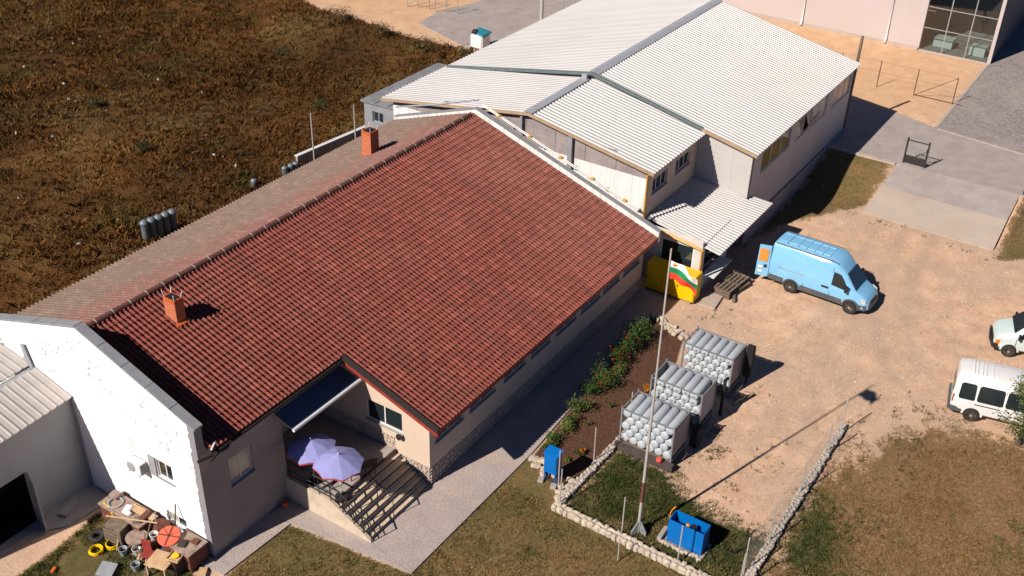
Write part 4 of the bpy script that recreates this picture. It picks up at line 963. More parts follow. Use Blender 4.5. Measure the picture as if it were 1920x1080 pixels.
# ---- metal shed against the white gable, lower left
sh = thing('shed', 'metal shed with ribbed roof and open doorway against the white gable', 'shed', (-11, 13, 0))
ribbed((-14.6, 11.15, 4.45), (-7.92, 11.3, 4.6), (-14.6, 13.3, 4.98), (-7.92, 13.4, 5.1), 0.33, 0.05, ((0.0, 0), (0.72, 0), (0.78, 1), (0.94, 1), (1.0, 0))).build('roof', M['roof_shed'] if 'roof_shed' in M else M['roof_white'], sh)
ribbed((-14.6, 13.62, 5.02), (-7.92, 13.7, 5.14), (-14.6, 15.6, 5.3), (-7.92, 15.6, 5.4), 0.33, 0.05, ((0.0, 0), (0.72, 0), (0.78, 1), (0.94, 1), (1.0, 0))).build('roof', M['roof_shed'] if 'roof_shed' in M else M['roof_white'], sh)
MB().slab([(-14.6, 13.3, 4.9), (-7.92, 13.4, 5.02), (-7.92, 13.7, 5.04), (-14.6, 13.6, 4.92)], (0, 0, 0.02)).build('valley_gutter', M['sill'], sh)
SY = planeY(11.45, -1); sw = MB(); wall_face(sw, SY, -14.4, -7.92, 0.0, 4.5, [(-13.2, -10.45, 0.05, 2.5)], 0.1); sw.build('wall', M['shed_panel'], sh)
MB().poly([(-14.4, 11.45, 0), (-14.4, 15.6, 0), (-14.4, 15.6, 5), (-14.4, 11.45, 4.5)]).build('wall', M['panel_white'], sh)
MB().poly([(-14.3, 13.0, 0.06), (-10.2, 13.0, 0.06), (-10.2, 13.0, 2.8), (-14.3, 13.0, 2.8)]).poly([(-10.2, 11.46, 0.06), (-10.2, 13.0, 0.06), (-10.2, 13.0, 2.8), (-10.2, 11.46, 2.8)]).poly([(-14.3, 11.46, 0.06), (-14.3, 13.0, 0.06), (-14.3, 13.0, 2.8), (-14.3, 11.46, 2.8)]).poly([(-14.3, 11.46, 2.8), (-10.2, 11.46, 2.8), (-10.2, 13, 2.8), (-14.3, 13, 2.8)]).poly([(-14.3, 11.5, 0.065), (-10.2, 11.5, 0.065), (-10.2, 13, 0.065), (-14.3, 13, 0.065)]).build('inner_wall', M['black'], sh)  # closed black box added behind the doorway to keep light out
MB().slab([(-10.42, 11.42, 0.08), (-10.72, 10.55, 0.08), (-10.72, 10.55, 2.5), (-10.42, 11.42, 2.5)], (0.05, 0, 0)).build('door', M['shed_panel'], sh)
MB().box(-7.96, -7.86, 11.30, 11.5, 0, 4.5).build('corner_trim', M['sill'], sh)
MB().slab([(-8.02, 13.4, 5.1), (-8.02, 13.75, 5.15), (-8.02, 13.9, 6.1), (-8.02, 13.7, 6.15)], (0.05, 0, 0)).build('flashing', M['sill'], sh)
single('step_block', MB().obox((-9.4, 10.9, 0.12), (0.9, 0.35, 0.16), 0.3), M['concrete'], 'low concrete block lying by the shed wall', 'block')
# ---- hall at top right
th = thing('hall', 'tall pale hall with large glazed opening at the upper right', 'hall', (70, 5, 1.05))
TX = planeX(63.0, -1); tm = MB(); wall_face(tm, TX, -7.6, 24.0, 1.0, 10.5, [(-7.35, -1.95, 1.06, 7.2)], 0.25); tm.build('wall', M['panel_pink'] if 'panel_pink' in M else M['panel_white'], th)
MB().poly([(63.0, -7.6, 1.0), (95, -7.6, 1.0), (95, -7.6, 10.5), (63.0, -7.6, 10.5)]).build('wall', M['shade_navy_panel'], th)
MB().slab([(62.6, -8.0, 10.5), (95, -8.0, 10.5), (95, 24, 12), (62.6, 24, 12)], (0, 0, 0.2)).build('roof', M['roof_white'], th)
for yy in (8.0, 0.75):
    MB().tube([(62.9, yy, 10.4), (62.9, yy, 1.5), (62.7, yy, 1.15)], 0.09, 8).build('downpipe', M['white_enamel'], th)
MB().box(62.85, 62.99, -1.9, 24.0, 1.0, 1.25).build('plinth', M['concrete_pale'], th)
gf = MB()
for i in range(4): mbox(gf, TX, -7.35+i*1.8-0.04*(i > 0), -7.35+i*1.8+0.04, -0.2, -0.12, 1.06, 7.2)
for z in (2.9, 4.6, 6.3): mbox(gf, TX, -7.35, -1.95, -0.19, -0.13, z-0.03, z+0.03)
gf.build('glazing_frame', M['grey_metal'], th)
MB().box(63.25, 75.0, -7.45, -1.2, 1.0, 1.07).build('floor', M['concrete_in'] if 'concrete_in' in M else M['concrete'], th)
MB().poly([(70.0, -7.45, 1), (70.0, -1.2, 1), (70.0, -1.2, 9), (70.0, -7.45, 9)]).build('inner_wall', M['sill'], th)
for (x, yy, w) in ((65.2, -3.4, 1.5), (64.8, -6.2, 1.2)):
    MB().box(x-0.6, x+0.6, yy-w/2, yy+w/2, 1.08, 1.75).build('crate', M['white_enamel'], th)
for i in range(3): mbox(MB(), TX, -7.3+i*1.8, -5.6+i*1.8, -0.17, -0.155, 1.1, 7.15).build('pane', M['tint'] if 'tint' in M else M['glass'], th)
# ---- gate leaves at the top of the ramp
def gate(p, q, label, h=1.75):
    p, q = Vector(p), Vector(q); d = q-p; L = d.length; rz = math.atan2(d.y, d.x)
    t = thing('gate', label, 'gate', p, rz, 'dark gate leaves at the ramp')
    for x in (0, L): MB().box(x-0.05, x+0.05, -0.05, 0.05, 0, h).build('post', M['dark_metal'], t, local=True)
    for z in (0.55, h-0.15): MB().box(0.05, L-0.05, -0.025, 0.025, z-0.03, z+0.03).build('rail', M['dark_metal'], t, local=True)
    MB().box(0.06, L-0.06, -0.012, 0.012, 0.06, 0.5).build('kick_panel', M['dark_metal'], t, local=True)
    n = int(L/0.13)
    for i in range(1, n): MB().box(i*L/n-0.011, i*L/n+0.011, -0.011, 0.011, 0.58, h-0.18).build('bar', M['grey_metal'], t, local=True)
    MB().tube([(L-0.3, 0.02, 0.7), (L-0.22, 0.02, 0.95), (L-0.1, 0.02, 1.0), (L-0.05, 0.02, 1.3)], 0.03, 6).build('latch', M['dark_metal'], t, local=True)
gate((40.78, -7.32, 1.075), (40.74, -8.68, 1.075), 'open dark gate leaf standing at the hall side of the ramp')
gate((40.7, -14.78, 1.0), (41.9, -15.4, 1.0), 'open dark gate leaf at the right edge of the ramp')
# ------------------------------------------------------------------ vehicles (local: x forwards from the rear axle, y to the left, z up)
def loft_body(st):
    """st: (x, z_bottom, z_belt, z_top, half width low, at belt, at roof)"""
    mb = MB(); rows = []
    for x, zb_, zm, zt, wl, wm, wt in st:
        r = min(0.14, (zt-zm)*0.4)
        half = [(wl*0.9, zb_), (wl, zb_+0.1), (wm, zm*0.55+zb_*0.45), (wm, zm), (wt+(wm-wt)*0.12, zt-r), (wt-r*0.45, zt-r*0.28), (wt-r*1.5, zt), (wt*0.4, zt+0.025), (0, zt+0.03)]
        rows.append([(x, y, z) for y, z in half]+[(x, -y, z) for y, z in half[::-1][1:]])
    n = len(rows[0]); vs = [q for r_ in rows for q in r_]; fs = []
    for i in range(len(rows)-1):
        for k in range(n-1): fs.append((i*n+k, i*n+k+1, (i+1)*n+k+1, (i+1)*n+k))
        fs.append((i*n+n-1, i*n, (i+1)*n, (i+1)*n+n-1))
    fs += [tuple(range(n)), tuple((len(rows)-1)*n+k for k in range(n-1, -1, -1))]
    return mb.add(vs, fs)
def wheel(par, x, y, side, r=0.35, w=0.22):
    g = MB().lathe([(r*0.62, -w/2), (r*0.94, -w/2), (r, -w/2+0.035), (r, w/2-0.035), (r*0.94, w/2), (r*0.62, w/2)], (x, y, r), 'Y', 22)
    wh = g.build('wheel', M['tyre'], par, smooth=40, local=True)
    o = y+side*(w/2-0.03)
    MB().lathe([(0.02, o+side*0.045), (r*0.2, o+side*0.045), (r*0.3, o+side*0.0), (r*0.52, o+side*0.01), (r*0.64, o+side*0.03)] if side > 0 else [(r*0.64, o-0.03), (r*0.52, o-0.01), (r*0.3, o), (r*0.2, o-0.045), (0.02, o-0.045)], (x, 0, r), 'Y', 18).build('rim', M['rim'], wh, smooth=40, local=True)
    for k in range(5):
        a = 2*math.pi*k/5; MB().cyl((x+math.cos(a)*r*0.42, o, r+math.sin(a)*r*0.42), (x+math.cos(a)*r*0.42, o+side*0.014, r+math.sin(a)*r*0.42), 0.035, 0.035, 8).build('rim_hole', M['black'], wh, local=True)
    return wh
def arch(par, x, y, side, r, mat):
    mb = MB(); n = 12; vs = []
    for i in range(n+1):
        a = math.pi*i/n
        for rr, yy in ((r, y), (r+0.09, y), (r+0.09, y-side*0.1), (r, y-side*0.1)): vs.append((x+rr*math.cos(a), yy, 0.34+rr*math.sin(a)))
    fs = []
    for i in range(n):
        for k in range(4): fs.append((4*i+k, 4*i+(k+1) % 4, 4*i+4+(k+1) % 4, 4*i+4+k))
    fs += [(0, 1, 2, 3), (4*n, 4*n+1, 4*n+2, 4*n+3)]
    mb.add(vs, fs).build('wheel_arch', mat, par, local=True)
    MB().lathe([(r+0.0, -0.03), (r+0.0, 0.004)] if side > 0 else [(r, -0.004), (r, 0.03)], (x, y, 0.36), 'Y', 20).build('wheel_well', M['black'], par, local=True)
def side_panel(par, name, pts, wfun, side, mat, out=0.012, th=0.012):
    """pts (x,z) on the flank; wfun(z) half width there"""
    a = [(x, side*(wfun(z)+out), z) for x, z in pts]
    return MB().slab(a, (0, -side*(th+0.01), 0)).build(name, mat, par, local=True)

# ---- blue panel van
van = thing('panel_van', 'light blue high-roof panel van with open rear doors and grey sills', 'van', (23.15+0.98, -6.65-0.04, 0), -1.613)
st = [(-1.36, 0.42, 1.35, 2.50, 0.90, 0.95, 0.80), (-1.30, 0.40, 1.35, 2.57, 0.96, 0.985, 0.85), (0, 0.38, 1.35, 2.60, 0.97, 1.0, 0.87), (1.7, 0.38, 1.35, 2.60, 0.97, 1.0, 0.87),
      (2.12, 0.38, 1.35, 2.56, 0.97, 1.0, 0.86), (2.42, 0.38, 1.35, 2.36, 0.97, 0.99, 0.80), (2.74, 0.38, 1.33, 2.04, 0.97, 0.985, 0.74), (3.05, 0.38, 1.28, 1.66, 0.96, 0.97, 0.77), (3.34, 0.38, 1.12, 1.30, 0.95, 0.95, 0.82),
      (3.62, 0.36, 0.98, 1.15, 0.94, 0.93, 0.80), (3.92, 0.34, 0.85, 1.00, 0.90, 0.88, 0.74), (4.10, 0.34, 0.72, 0.84, 0.80, 0.78, 0.62), (4.17, 0.36, 0.58, 0.68, 0.70, 0.68, 0.52)]
body = loft_body(st).build('body', M['van_blue'], van, smooth=32, local=True)
wv = lambda z: 1.0 if z <= 1.35 else 1.0-(z-1.35)*0.105
for s in (-1, 1):
    side_panel(van, 'side_window', [(2.12, 1.32), (3.04, 1.24), (2.92, 1.5), (2.52, 2.02), (2.14, 2.06)], wv, s, M['glass'])
    side_panel(van, 'sill_cladding', [(-1.30, 0.42), (-0.48, 0.42), (-0.48, 0.72), (-1.30, 0.72)], lambda z: 0.985, s, M['plastic_grey'])
    side_panel(van, 'sill_cladding', [(0.48, 0.36), (2.80, 0.36), (2.80, 0.66), (0.48, 0.66)], lambda z: 0.99, s, M['plastic_grey'])
    side_panel(van, 'door_handle', [(1.62, 1.02), (2.02, 1.02), (2.02, 1.13), (1.62, 1.13)], lambda z: 0.995, s, M['black'], 0.02)
    for x in (0.62, 2.08): side_panel(van, 'door_seam', [(x, 0.68), (x+0.028, 0.68), (x+0.028, 2.25), (x, 2.25)], wv, s, M['seam'], 0.004, 0.004)
    side_panel(van, 'door_rail', [(-0.9, 1.28), (0.6, 1.28), (0.6, 1.315), (-0.9, 1.315)], wv, s, M['grey_metal'], 0.018)
    side_panel(van, 'side_rib', [(0.8, 1.28), (1.9, 1.28), (1.9, 1.32), (0.8, 1.32)], wv, s, M['van_blue'], 0.018)
    for x in (0.0, 3.3): arch(van, x, s*1.0, s, 0.40, M['plastic_grey']); wheel(van, x, s*0.925, s, 0.345)
    m_ = MB().obox((2.98, s*1.16, 1.42), (0.14, 0.2, 0.32), 0, 0.0).build('wing_mirror', M['black'], van, local=True)
    MB().cyl((2.96, s*0.95, 1.32), (2.97, s*1.12, 1.36), 0.03, 0.03, 6).build('mirror_arm', M['black'], m_, local=True)
    hl = MB().slab([(3.80, s*0.915, 0.74), (4.02, s*0.83, 0.70), (4.00, s*0.80, 0.93), (3.72, s*0.885, 1.02)], (0.02, s*0.03, 0.01)).build('headlight', M['lamp_clear'], van, local=True)
    MB().slab([(2.22, s*0.80, 2.57), (1.9, s*0.80, 2.61), (-1.25, s*0.79, 2.575), (-1.25, s*0.84, 2.54), (1.9, s*0.85, 2.57), (2.25, s*0.84, 2.53)], (0, 0, 0.012)).build('roof_drip_rail', M['plastic_grey'], van, local=True)
for x in (-0.75, -0.15, 0.3, 0.75, 1.2, 1.6):
    MB().box(x, x+0.05, -0.62, 0.62, 2.615, 2.648).build('roof_rib', M['van_blue'], van, local=True)
for y in (-0.42, 0.42): MB().box(-1.2, 1.65, y-0.02, y+0.02, 2.61, 2.643).build('roof_rib', M['van_blue'], van, local=True)
ws = MB().slab([(2.755, -0.66, 2.06), (2.755, 0.66, 2.06), (3.37, 0.78, 1.33), (3.37, -0.78, 1.33)], (0.02, 0, 0.022)).build('windscreen', M['glass'], van, local=True)
MB().slab([(3.60, -0.78, 0.36), (4.12, -0.66, 0.34), (4.23, 0, 0.34), (4.12, 0.66, 0.34), (3.60, 0.78, 0.36)], (0.0, 0, 0.24)).build('bumper', M['plastic_grey'], van, local=True, smooth=30)
MB().slab([(3.62, -0.965, 0.34), (4.06, -0.85, 0.33), (4.24, -0.5, 0.33), (4.24, 0.5, 0.33), (4.06, 0.85, 0.33), (3.62, 0.965, 0.34)], (0, 0, 0.3)).build('bumper', M['plastic_grey'], van, local=True)
MB().slab([(4.19, -0.45, 0.64), (4.19, 0.45, 0.64), (4.12, 0.42, 0.78), (4.12, -0.42, 0.78)], (0.015, 0, 0.01)).build('grille', M['black'], van, local=True)
# rear opening and the two doors folded back along the sides
MB().box(-1.385, -1.355, -0.76, 0.76, 0.55, 2.32).build('cargo_opening', M['black'], van, local=True)
for s in (-1,):
    dn = MB().slab([(-2.02, s*1.20, 0.5), (-1.36, s*1.02, 0.5), (-1.38, s*0.98, 2.36), (-1.98, s*1.16, 2.36)], (0.012, -s*0.06, 0)).build('rear_door', M['van_blue'], van, local=True)
    MB().slab([(-1.93, s*1.19, 1.42), (-1.47, s*1.06, 1.42), (-1.48, s*1.035, 2.15), (-1.92, s*1.16, 2.15)], (0.004, s*0.012, 0)).build('door_window', M['orange_film'], dn, local=True)
    MB().slab([(-1.62, s*1.108, 1.05), (-1.48, s*1.07, 1.05), (-1.48, s*1.065, 1.22), (-1.62, s*1.105, 1.22)], (0.004, s*0.014, 0)).build('handle', M['black'], dn, local=True)
    for z in (0.72, 0.98): MB().slab([(-1.92, s*1.188, z), (-1.68, s*1.123, z), (-1.68, s*1.118, z+0.14), (-1.92, s*1.183, z+0.14)], (0.004, s*0.008, 0)).build('recess_panel', M['van_white'], dn, local=True)
MB().slab([(-1.34, 1.03, 0.5), (-0.66, 1.10, 0.5), (-0.66, 1.02, 2.34), (-1.34, 0.95, 2.34)], (0, 0.05, 0)).build('rear_door', M['van_blue'], van, local=True)
# ---- white minibus, partly out of frame
mbus = thing('minibus', 'white minibus with black side windows parked beside the tree', 'minibus', (17.58+0.85, -17.47+0.17, 0), R(-78.5))
st = [(-0.98, 0.42, 1.1, 2.05, 0.80, 0.86, 0.70), (-0.90, 0.38, 1.1, 2.22, 0.88, 0.93, 0.76), (-0.6, 0.36, 1.1, 2.30, 0.92, 0.96, 0.78), (1.0, 0.36, 1.1, 2.32, 0.92, 0.96, 0.79), (2.2, 0.36, 1.1, 2.30, 0.92, 0.96, 0.78),
      (2.6, 0.36, 1.1, 2.15, 0.92, 0.95, 0.74), (3.05, 0.36, 1.05, 1.55, 0.91, 0.93, 0.76), (3.3, 0.36, 1.0, 1.2, 0.9, 0.9, 0.78), (3.75, 0.36, 0.85, 0.98, 0.86, 0.85, 0.70), (3.9, 0.38, 0.6, 0.72, 0.78, 0.76, 0.6)]
loft_body(st).build('body', M['van_white'], mbus, smooth=32, local=True)
wm_ = lambda z: 0.96 if z <= 1.1 else 0.96-(z-1.1)*0.125
for s in (-1, 1):
    for a, b in ((-0.72, -0.08), (0.06, 1.12), (1.26, 2.3)):
        side_panel(mbus, 'side_window', [(a+0.04, 1.13), (b, 1.13), (b+0.04, 1.2), (b, 1.88), (b-0.06, 1.94), (a+0.08, 1.94), (a-0.01, 1.86), (a-0.02, 1.22)], wm_, s, M['glass'])
    side_panel(mbus, 'side_strip', [(0.0, 0.93), (1.1, 0.93), (1.1, 0.98), (0.0, 0.98)], lambda z: 0.955, s, M['black'])
    side_panel(mbus, 'bumper_corner', [(-0.97, 0.36), (-0.45, 0.36), (-0.45, 0.5), (-0.6, 0.62), (-0.97, 0.62)], lambda z: 0.90, s, M['plastic_grey'], 0.03)
    side_panel(mbus, 'tail_lamp', [(-0.97, 0.85), (-0.90, 0.85), (-0.90, 1.25), (-0.97, 1.25)], lambda z: 0.90, s, M['lamp_red'], 0.02)
    for x in (0.0, 2.85): arch(mbus, x, s*0.95, s, 0.37, M['van_white']); wheel(mbus, x, s*0.885, s, 0.325)
    side_panel(mbus, 'door_seam', [(1.18, 0.45), (1.2, 0.45), (1.2, 1.95), (1.18, 1.95)], wm_, s, M['plastic_grey'], 0.003, 0.004)
MB().box(-1.06, -0.94, -0.86, 0.86, 0.36, 0.6).build('bumper', M['plastic_grey'], mbus, local=True)
MB().slab([(-0.99, -0.66, 1.3), (-0.99, 0.66, 1.3), (-0.955, 0.60, 1.95), (-0.955, -0.60, 1.95)], (-0.02, 0, 0)).build('rear_window', M['glass'], mbus, local=True)
for x in (-0.35, -0.2, 0.0, 0.15, 0.45): MB().box(x, x+0.035, -0.55, 0.55, 2.335, 2.36).build('roof_rib', M['van_white'], mbus, local=True)
MB().slab([(2.65, -0.62, 2.1), (2.65, 0.62, 2.1), (3.28, 0.74, 1.24), (3.28, -0.74, 1.24)], (0.02, 0, 0.02)).build('windscreen', M['glass'], mbus, local=True)
# ---- pale green-white van, nose into the picture
v2 = thing('van', 'pale mint-white van with amber indicator, cut by the right edge', 'van', (23.83+0.86+0.8, -17.73+0.25-2.7, 0), R(106.2))
st = [(-0.9, 0.4, 1.15, 2.3, 0.86, 0.92, 0.75), (-0.6, 0.36, 1.15, 2.42, 0.90, 0.95, 0.78), (1.6, 0.36, 1.15, 2.42, 0.9, 0.95, 0.78), (1.95, 0.36, 1.15, 2.2, 0.9, 0.95, 0.73), (2.05, 0.36, 1.15, 2.05, 0.9, 0.94, 0.70), (2.72, 0.36, 1.1, 1.30, 0.9, 0.92, 0.78),
      (3.2, 0.36, 0.98, 1.14, 0.88, 0.88, 0.76), (3.45, 0.38, 0.86, 0.99, 0.84, 0.84, 0.72), (3.56, 0.42, 0.66, 0.78, 0.78, 0.78, 0.66)]
loft_body(st).build('body', M['van_mint'], v2, smooth=32, local=True)
w2 = lambda z: 0.95 if z <= 1.15 else 0.95-(z-1.15)*0.14
for s in (-1, 1):
    side_panel(v2, 'side_window', [(1.7, 1.18), (2.55, 1.14), (2.1, 1.82), (1.74, 1.86)], w2, s, M['glass']); side_panel(v2, 'side_window', [(0.6, 1.2), (1.6, 1.19), (1.6, 1.86), (0.6, 1.86)], w2, s, M['glass'])
    for x in (0.0, 2.8): arch(v2, x, s*0.93, s, 0.36, M['van_mint']); wheel(v2, x, s*0.865, s, 0.32)
    MB().slab([(3.33, s*0.87, 0.62), (3.50, s*0.83, 0.62), (3.45, s*0.84, 0.84), (3.28, s*0.88, 0.84)], (0.015, s*0.02, 0)).build('indicator', M['lamp_amber'], v2, local=True)
    MB().obox((2.52, s*1.08, 1.28), (0.1, 0.2, 0.26)).build('wing_mirror', M['black'], v2, local=True)
    side_panel(v2, 'door_seam', [(2.58, 0.5), (2.6, 0.5), (2.6, 1.1), (2.58, 1.1)], w2, s, M['plastic_grey'], 0.003, 0.004)
MB().slab([(2.08, -0.64, 2.02), (2.08, 0.64, 2.02), (2.74, 0.76, 1.33), (2.74, -0.76, 1.33)], (0.02, 0, 0.02)).build('windscreen', M['glass'], v2, local=True)
MB().slab([(3.35, -0.90, 0.34), (3.60, -0.82, 0.34), (3.68, 0, 0.34), (3.60, 0.82, 0.34), (3.35, 0.90, 0.34)], (0, 0, 0.26)).build('bumper', M['black'], v2, local=True)
MB().slab([(3.585, -0.55, 0.64), (3.585, 0.55, 0.64), (3.53, 0.55, 0.82), (3.53, -0.55, 0.82)], (0.012, 0, 0)).build('grille', M['black'], v2, local=True)
# ---- maroon car, only its corner is in view
mc = thing('car', 'dark maroon car, only one corner showing at the right edge', 'car', (28.6+0.55, -17.6-3.35, 0), R(100))
st = [(-0.8, 0.35, 0.7, 0.95, 0.72, 0.76, 0.6), (-0.6, 0.25, 0.75, 1.1, 0.78, 0.82, 0.62), (0.2, 0.22, 0.8, 1.38, 0.8, 0.84, 0.56), (1.2, 0.22, 0.8, 1.40, 0.8, 0.84, 0.56), (2.0, 0.22, 0.8, 0.98, 0.8, 0.83, 0.68), (2.9, 0.24, 0.7, 0.85, 0.78, 0.8, 0.66), (3.2, 0.3, 0.5, 0.62, 0.68, 0.7, 0.56)]
loft_body(st).build('body', M['car_maroon'], mc, smooth=35, local=True)
for s in (-1, 1):
    side_panel(mc, 'side_window', [(0.0, 0.85), (1.75, 0.84), (1.2, 1.28), (0.3, 1.28)], lambda z: 0.84-(z-0.8)*0.46, s, M['glass'])
    for x in (0.0, 2.4): wheel(mc, x, s*0.74, s, 0.29, 0.18)
    MB().slab([(3.0, s*0.74, 0.55), (3.2, s*0.62, 0.53), (3.15, s*0.6, 0.66), (2.95, s*0.72, 0.7)], (0.02, s*0.02, 0)).build('headlight', M['lamp_clear'], mc, local=True)

# ------------------------------------------------------------------ gas cylinder racks
cy_me = MB().lathe([(0.02, -0.72), (0.15, -0.712), (0.188, -0.69), (0.199, -0.65), (0.199, 0.65), (0.188, 0.69), (0.15, 0.712), (0.02, 0.72)], axis='X', n=14).mesh('gas_cylinder', M['cylinder'], smooth=50)
neck_me = MB().lathe([(0.045, -0.76), (0.06, -0.71), (0.06, -0.69)], axis='X', n=8).mesh('valve', M['grey_metal'])
def rack(x0, label, nrows, top_n, valves, boards, ztop):
    x1 = x0+1.46; y0, y1 = -7.68, -5.22; z0 = 0.36
    t = thing('cylinder_rack', label, 'cylinder rack', ((x0+x1)/2, (y0+y1)/2, 0), 0, 'racks of grey gas cylinders')
    p = 0.405; hh = 0.335
    fr = [];
    for x in (x0, x1):
        for y in (y0, y1): MB().box(x-0.035, x+0.035, y-0.035, y+0.035, 0.0, ztop+0.12).build('post', M['rack_steel'], t)
    for z in (z0-0.06, ztop):
        for x in (x0, x1): MB().box(x-0.025, x+0.025, y0+0.036, y1-0.036, z-0.03, z+0.03).build('beam', M['rack_steel'], t)
        for y in (y0, y1): MB().box(x0+0.036, x1-0.036, y-0.025, y+0.025, z-0.03, z+0.03).build('beam', M['rack_steel'], t)
    MB().box(x0-0.02, x1+0.02, y0+0.04, y1-0.04, z0-0.03, z0-0.005).build('floor', M['wood_old'], t)
    if boards:
        for y in (y0-0.012, y1+0.012): MB().box(x0+0.05, x1-0.05, y-0.008, y+0.008, z0+0.25, ztop-0.05).build('side_sheet', M['rack_board'], t)
    else: MB().box(x0+0.05, x1-0.05, y0-0.02, y0-0.004, z0+0.2, ztop-0.1).build('side_sheet', M['rack_steel'], t)
    MB().box(x1+0.03, x1+0.045, y0+0.05, y1-0.05, 0.1, ztop-0.1).build('back_sheet', M['rack_steel'], t)
    for r_ in range(nrows):
        n = 6 if (nrows-1-r_) % 2 == 0 else 5
        if r_ == nrows-1: n = top_n
        z = z0+0.195+r_*hh; ys = y0+0.215+(0.0 if n == 6 else p/2)
        for i in range(n):
            c = inst(cy_me, 'gas_cylinder', t, ((x0+x1)/2+random.uniform(-0.045, 0.045), ys+i*p, z), (random.uniform(0, 6), 0, 0))
            if valves: inst(neck_me, 'valve', c, (0, 0, 0), world=False)
    return t
rack(6.72, 'nearest rack of grey gas cylinders, six across, domed ends to the lawn', 5, 6, False, False, 2.09)
rack(9.45, 'middle rack of grey gas cylinders with a pale sheet on its side', 5, 5, True, True, 2.09)
rack(12.72, 'farthest rack of grey gas cylinders, with valves showing', 5, 6, True, False, 2.09)
single('platform_beam', MB().obox((6.55, -6.5, 0.19), (0.22, 2.8, 0.34), 0.0), M['beam_brown'], 'dark brown beam across the foot of the nearest cylinder rack', 'beam')
single('dispenser', MB().obox((14.2, -7.95, 1.3), (0.32, 0.36, 1.7)).obox((14.2, -7.95, 0.3), (0.1, 0.1, 0.6)), M['matt_black'], 'black upright cabinet behind the farthest cylinder rack', 'cabinet', bevel=0.02)
single('dispenser', MB().obox((11.3, -7.95, 1.0), (0.12, 0.12, 2.0)), M['matt_black'], 'thin black upright unit beside the middle cylinder rack', 'cabinet')
single('dispenser', MB().obox((8.75, -7.9, 0.5), (0.5, 0.35, 1.0)), M['matt_black'], 'low black unit on the ground between the nearest and middle cylinder racks', 'cabinet', bevel=0.02)
single('warning_lamp', MB().lathe([(0.05, 0), (0.12, 0.05), (0.13, 0.12), (0.07, 0.2), (0.02, 0.22)], (6.38, -7.3, 0.4), n=10), M['red_bright'], 'small bright red lamp on the beam of the nearest rack', 'lamp')

# ------------------------------------------------------------------ blue cabinet and blue bin
bc = thing('meter_cabinet', 'blue metal cabinet on four legs beside the planting bed', 'cabinet', (3.3, -3.95, 0))
MB().slab([(2.98, -4.25, 0.5), (2.98, -3.65, 0.5), (3.42, -3.65, 0.5), (3.42, -4.25, 0.5)], (0, 0, 0.95)).build('body', M['blue'], bc, bevel=0.012)
MB().slab([(2.94, -4.29, 1.46), (2.94, -3.61, 1.46), (3.46, -3.61, 1.56), (3.46, -4.29, 1.56)], (0, 0, 0.03)).build('roof', M['blue'], bc)
MB().box(2.962, 2.978, -4.2, -3.7, 0.56, 1.40).build('door', M['blue'], bc)
for x in (3.02, 3.38):
    for y in (-4.21, -3.69): MB().box(x-0.025, x+0.025, y-0.025, y+0.025, 0, 0.5).build('leg', M['blue'], bc)
for (x, y) in ((2.9, -3.6), (2.85, -4.25)): single('footing', MB().obox((x, y, 0.04), (0.3, 0.25, 0.14), 0.3), M['concrete'], 'concrete footing under the %s leg of the blue cabinet' % ('left' if y > -4 else 'right'), 'footing', bevel=0.02)
bb_ = thing('blue_bin', 'large open-topped blue steel bin inside the stone-edged lawn', 'bin', (3.05, -10.25, 0))
x0, x1, y0, y1 = 2.78, 3.42, -10.98, -9.5
for pts in ([(x0, y0), (x0, y1), (x0+0.03, y1), (x0+0.03, y0)], [(x1-0.03, y0), (x1-0.03, y1), (x1, y1), (x1, y0)], [(x0+0.031, y0), (x1-0.031, y0), (x1-0.031, y0+0.03), (x0+0.031, y0+0.03)], [(x0+0.031, y1-0.03), (x1-0.031, y1-0.03), (x1-0.031, y1), (x0+0.031, y1)]):
    MB().prism(pts, 0.06, 1.18).build('side_panel', M['blue'], bb_)
MB().box(x0+0.031, x1-0.031, y0+0.031, y1-0.031, 0.06, 0.5).build('bottom', M['blue'], bb_)
MB().cyl((3.1, -10.45, 0.7), (3.1, -10.45, 1.12), 0.1, 0.08, 10).build('valve_body', M['dark_metal'], bb_)
single('valve_ball', MB().lathe([(0.01, -0.09), (0.07, -0.06), (0.09, 0.0), (0.07, 0.06), (0.01, 0.09)], (3.05, -10.2, 1.02), n=12), M['orange'], 'round orange fitting inside the open blue bin', 'fitting', smooth=60)
single('yellow_handle', MB().tube([(3.15, -9.38, 0.05), (3.15, -9.38, 1.15), (3.18, -9.42, 1.3), (3.3, -9.5, 1.42)], 0.025, 6), M['orange'], 'thin orange bent handle at the corner of the blue bin', 'handle')
def cable(pts, label, r=0.018):
    q = []
    for i in range(len(pts)-1):
        for k in range(6):
            t = k/6; p0, p1, p2, p3 = [Vector(pts[max(0, min(len(pts)-1, i+o))]) for o in (-1, 0, 1, 2)]
            q.append(0.5*((2*p1)+(p2-p0)*t+(2*p0-5*p1+4*p2-p3)*t*t+(3*p1-p0-3*p2+p3)*t**3))
    q.append(Vector(pts[-1])); single('cable', MB().tube(q, r, 5), M['black'], label, 'cable', 'loose black cables by the blue bin')
cable([(3.45, -10.6, 0.3), (3.9, -11.2, 0.04), (3.6, -11.9, 0.03), (4.2, -12.2, 0.4), (4.9, -12.3, 0.5), (5.0, -12.6, 0.2)], 'black cable looping from the blue bin to the right-hand fence')
cable([(3.4, -10.9, 0.1), (3.0, -11.4, 0.03), (2.7, -11.8, 0.03), (3.1, -12.3, 0.03)], 'black cable lying in front of the blue bin')

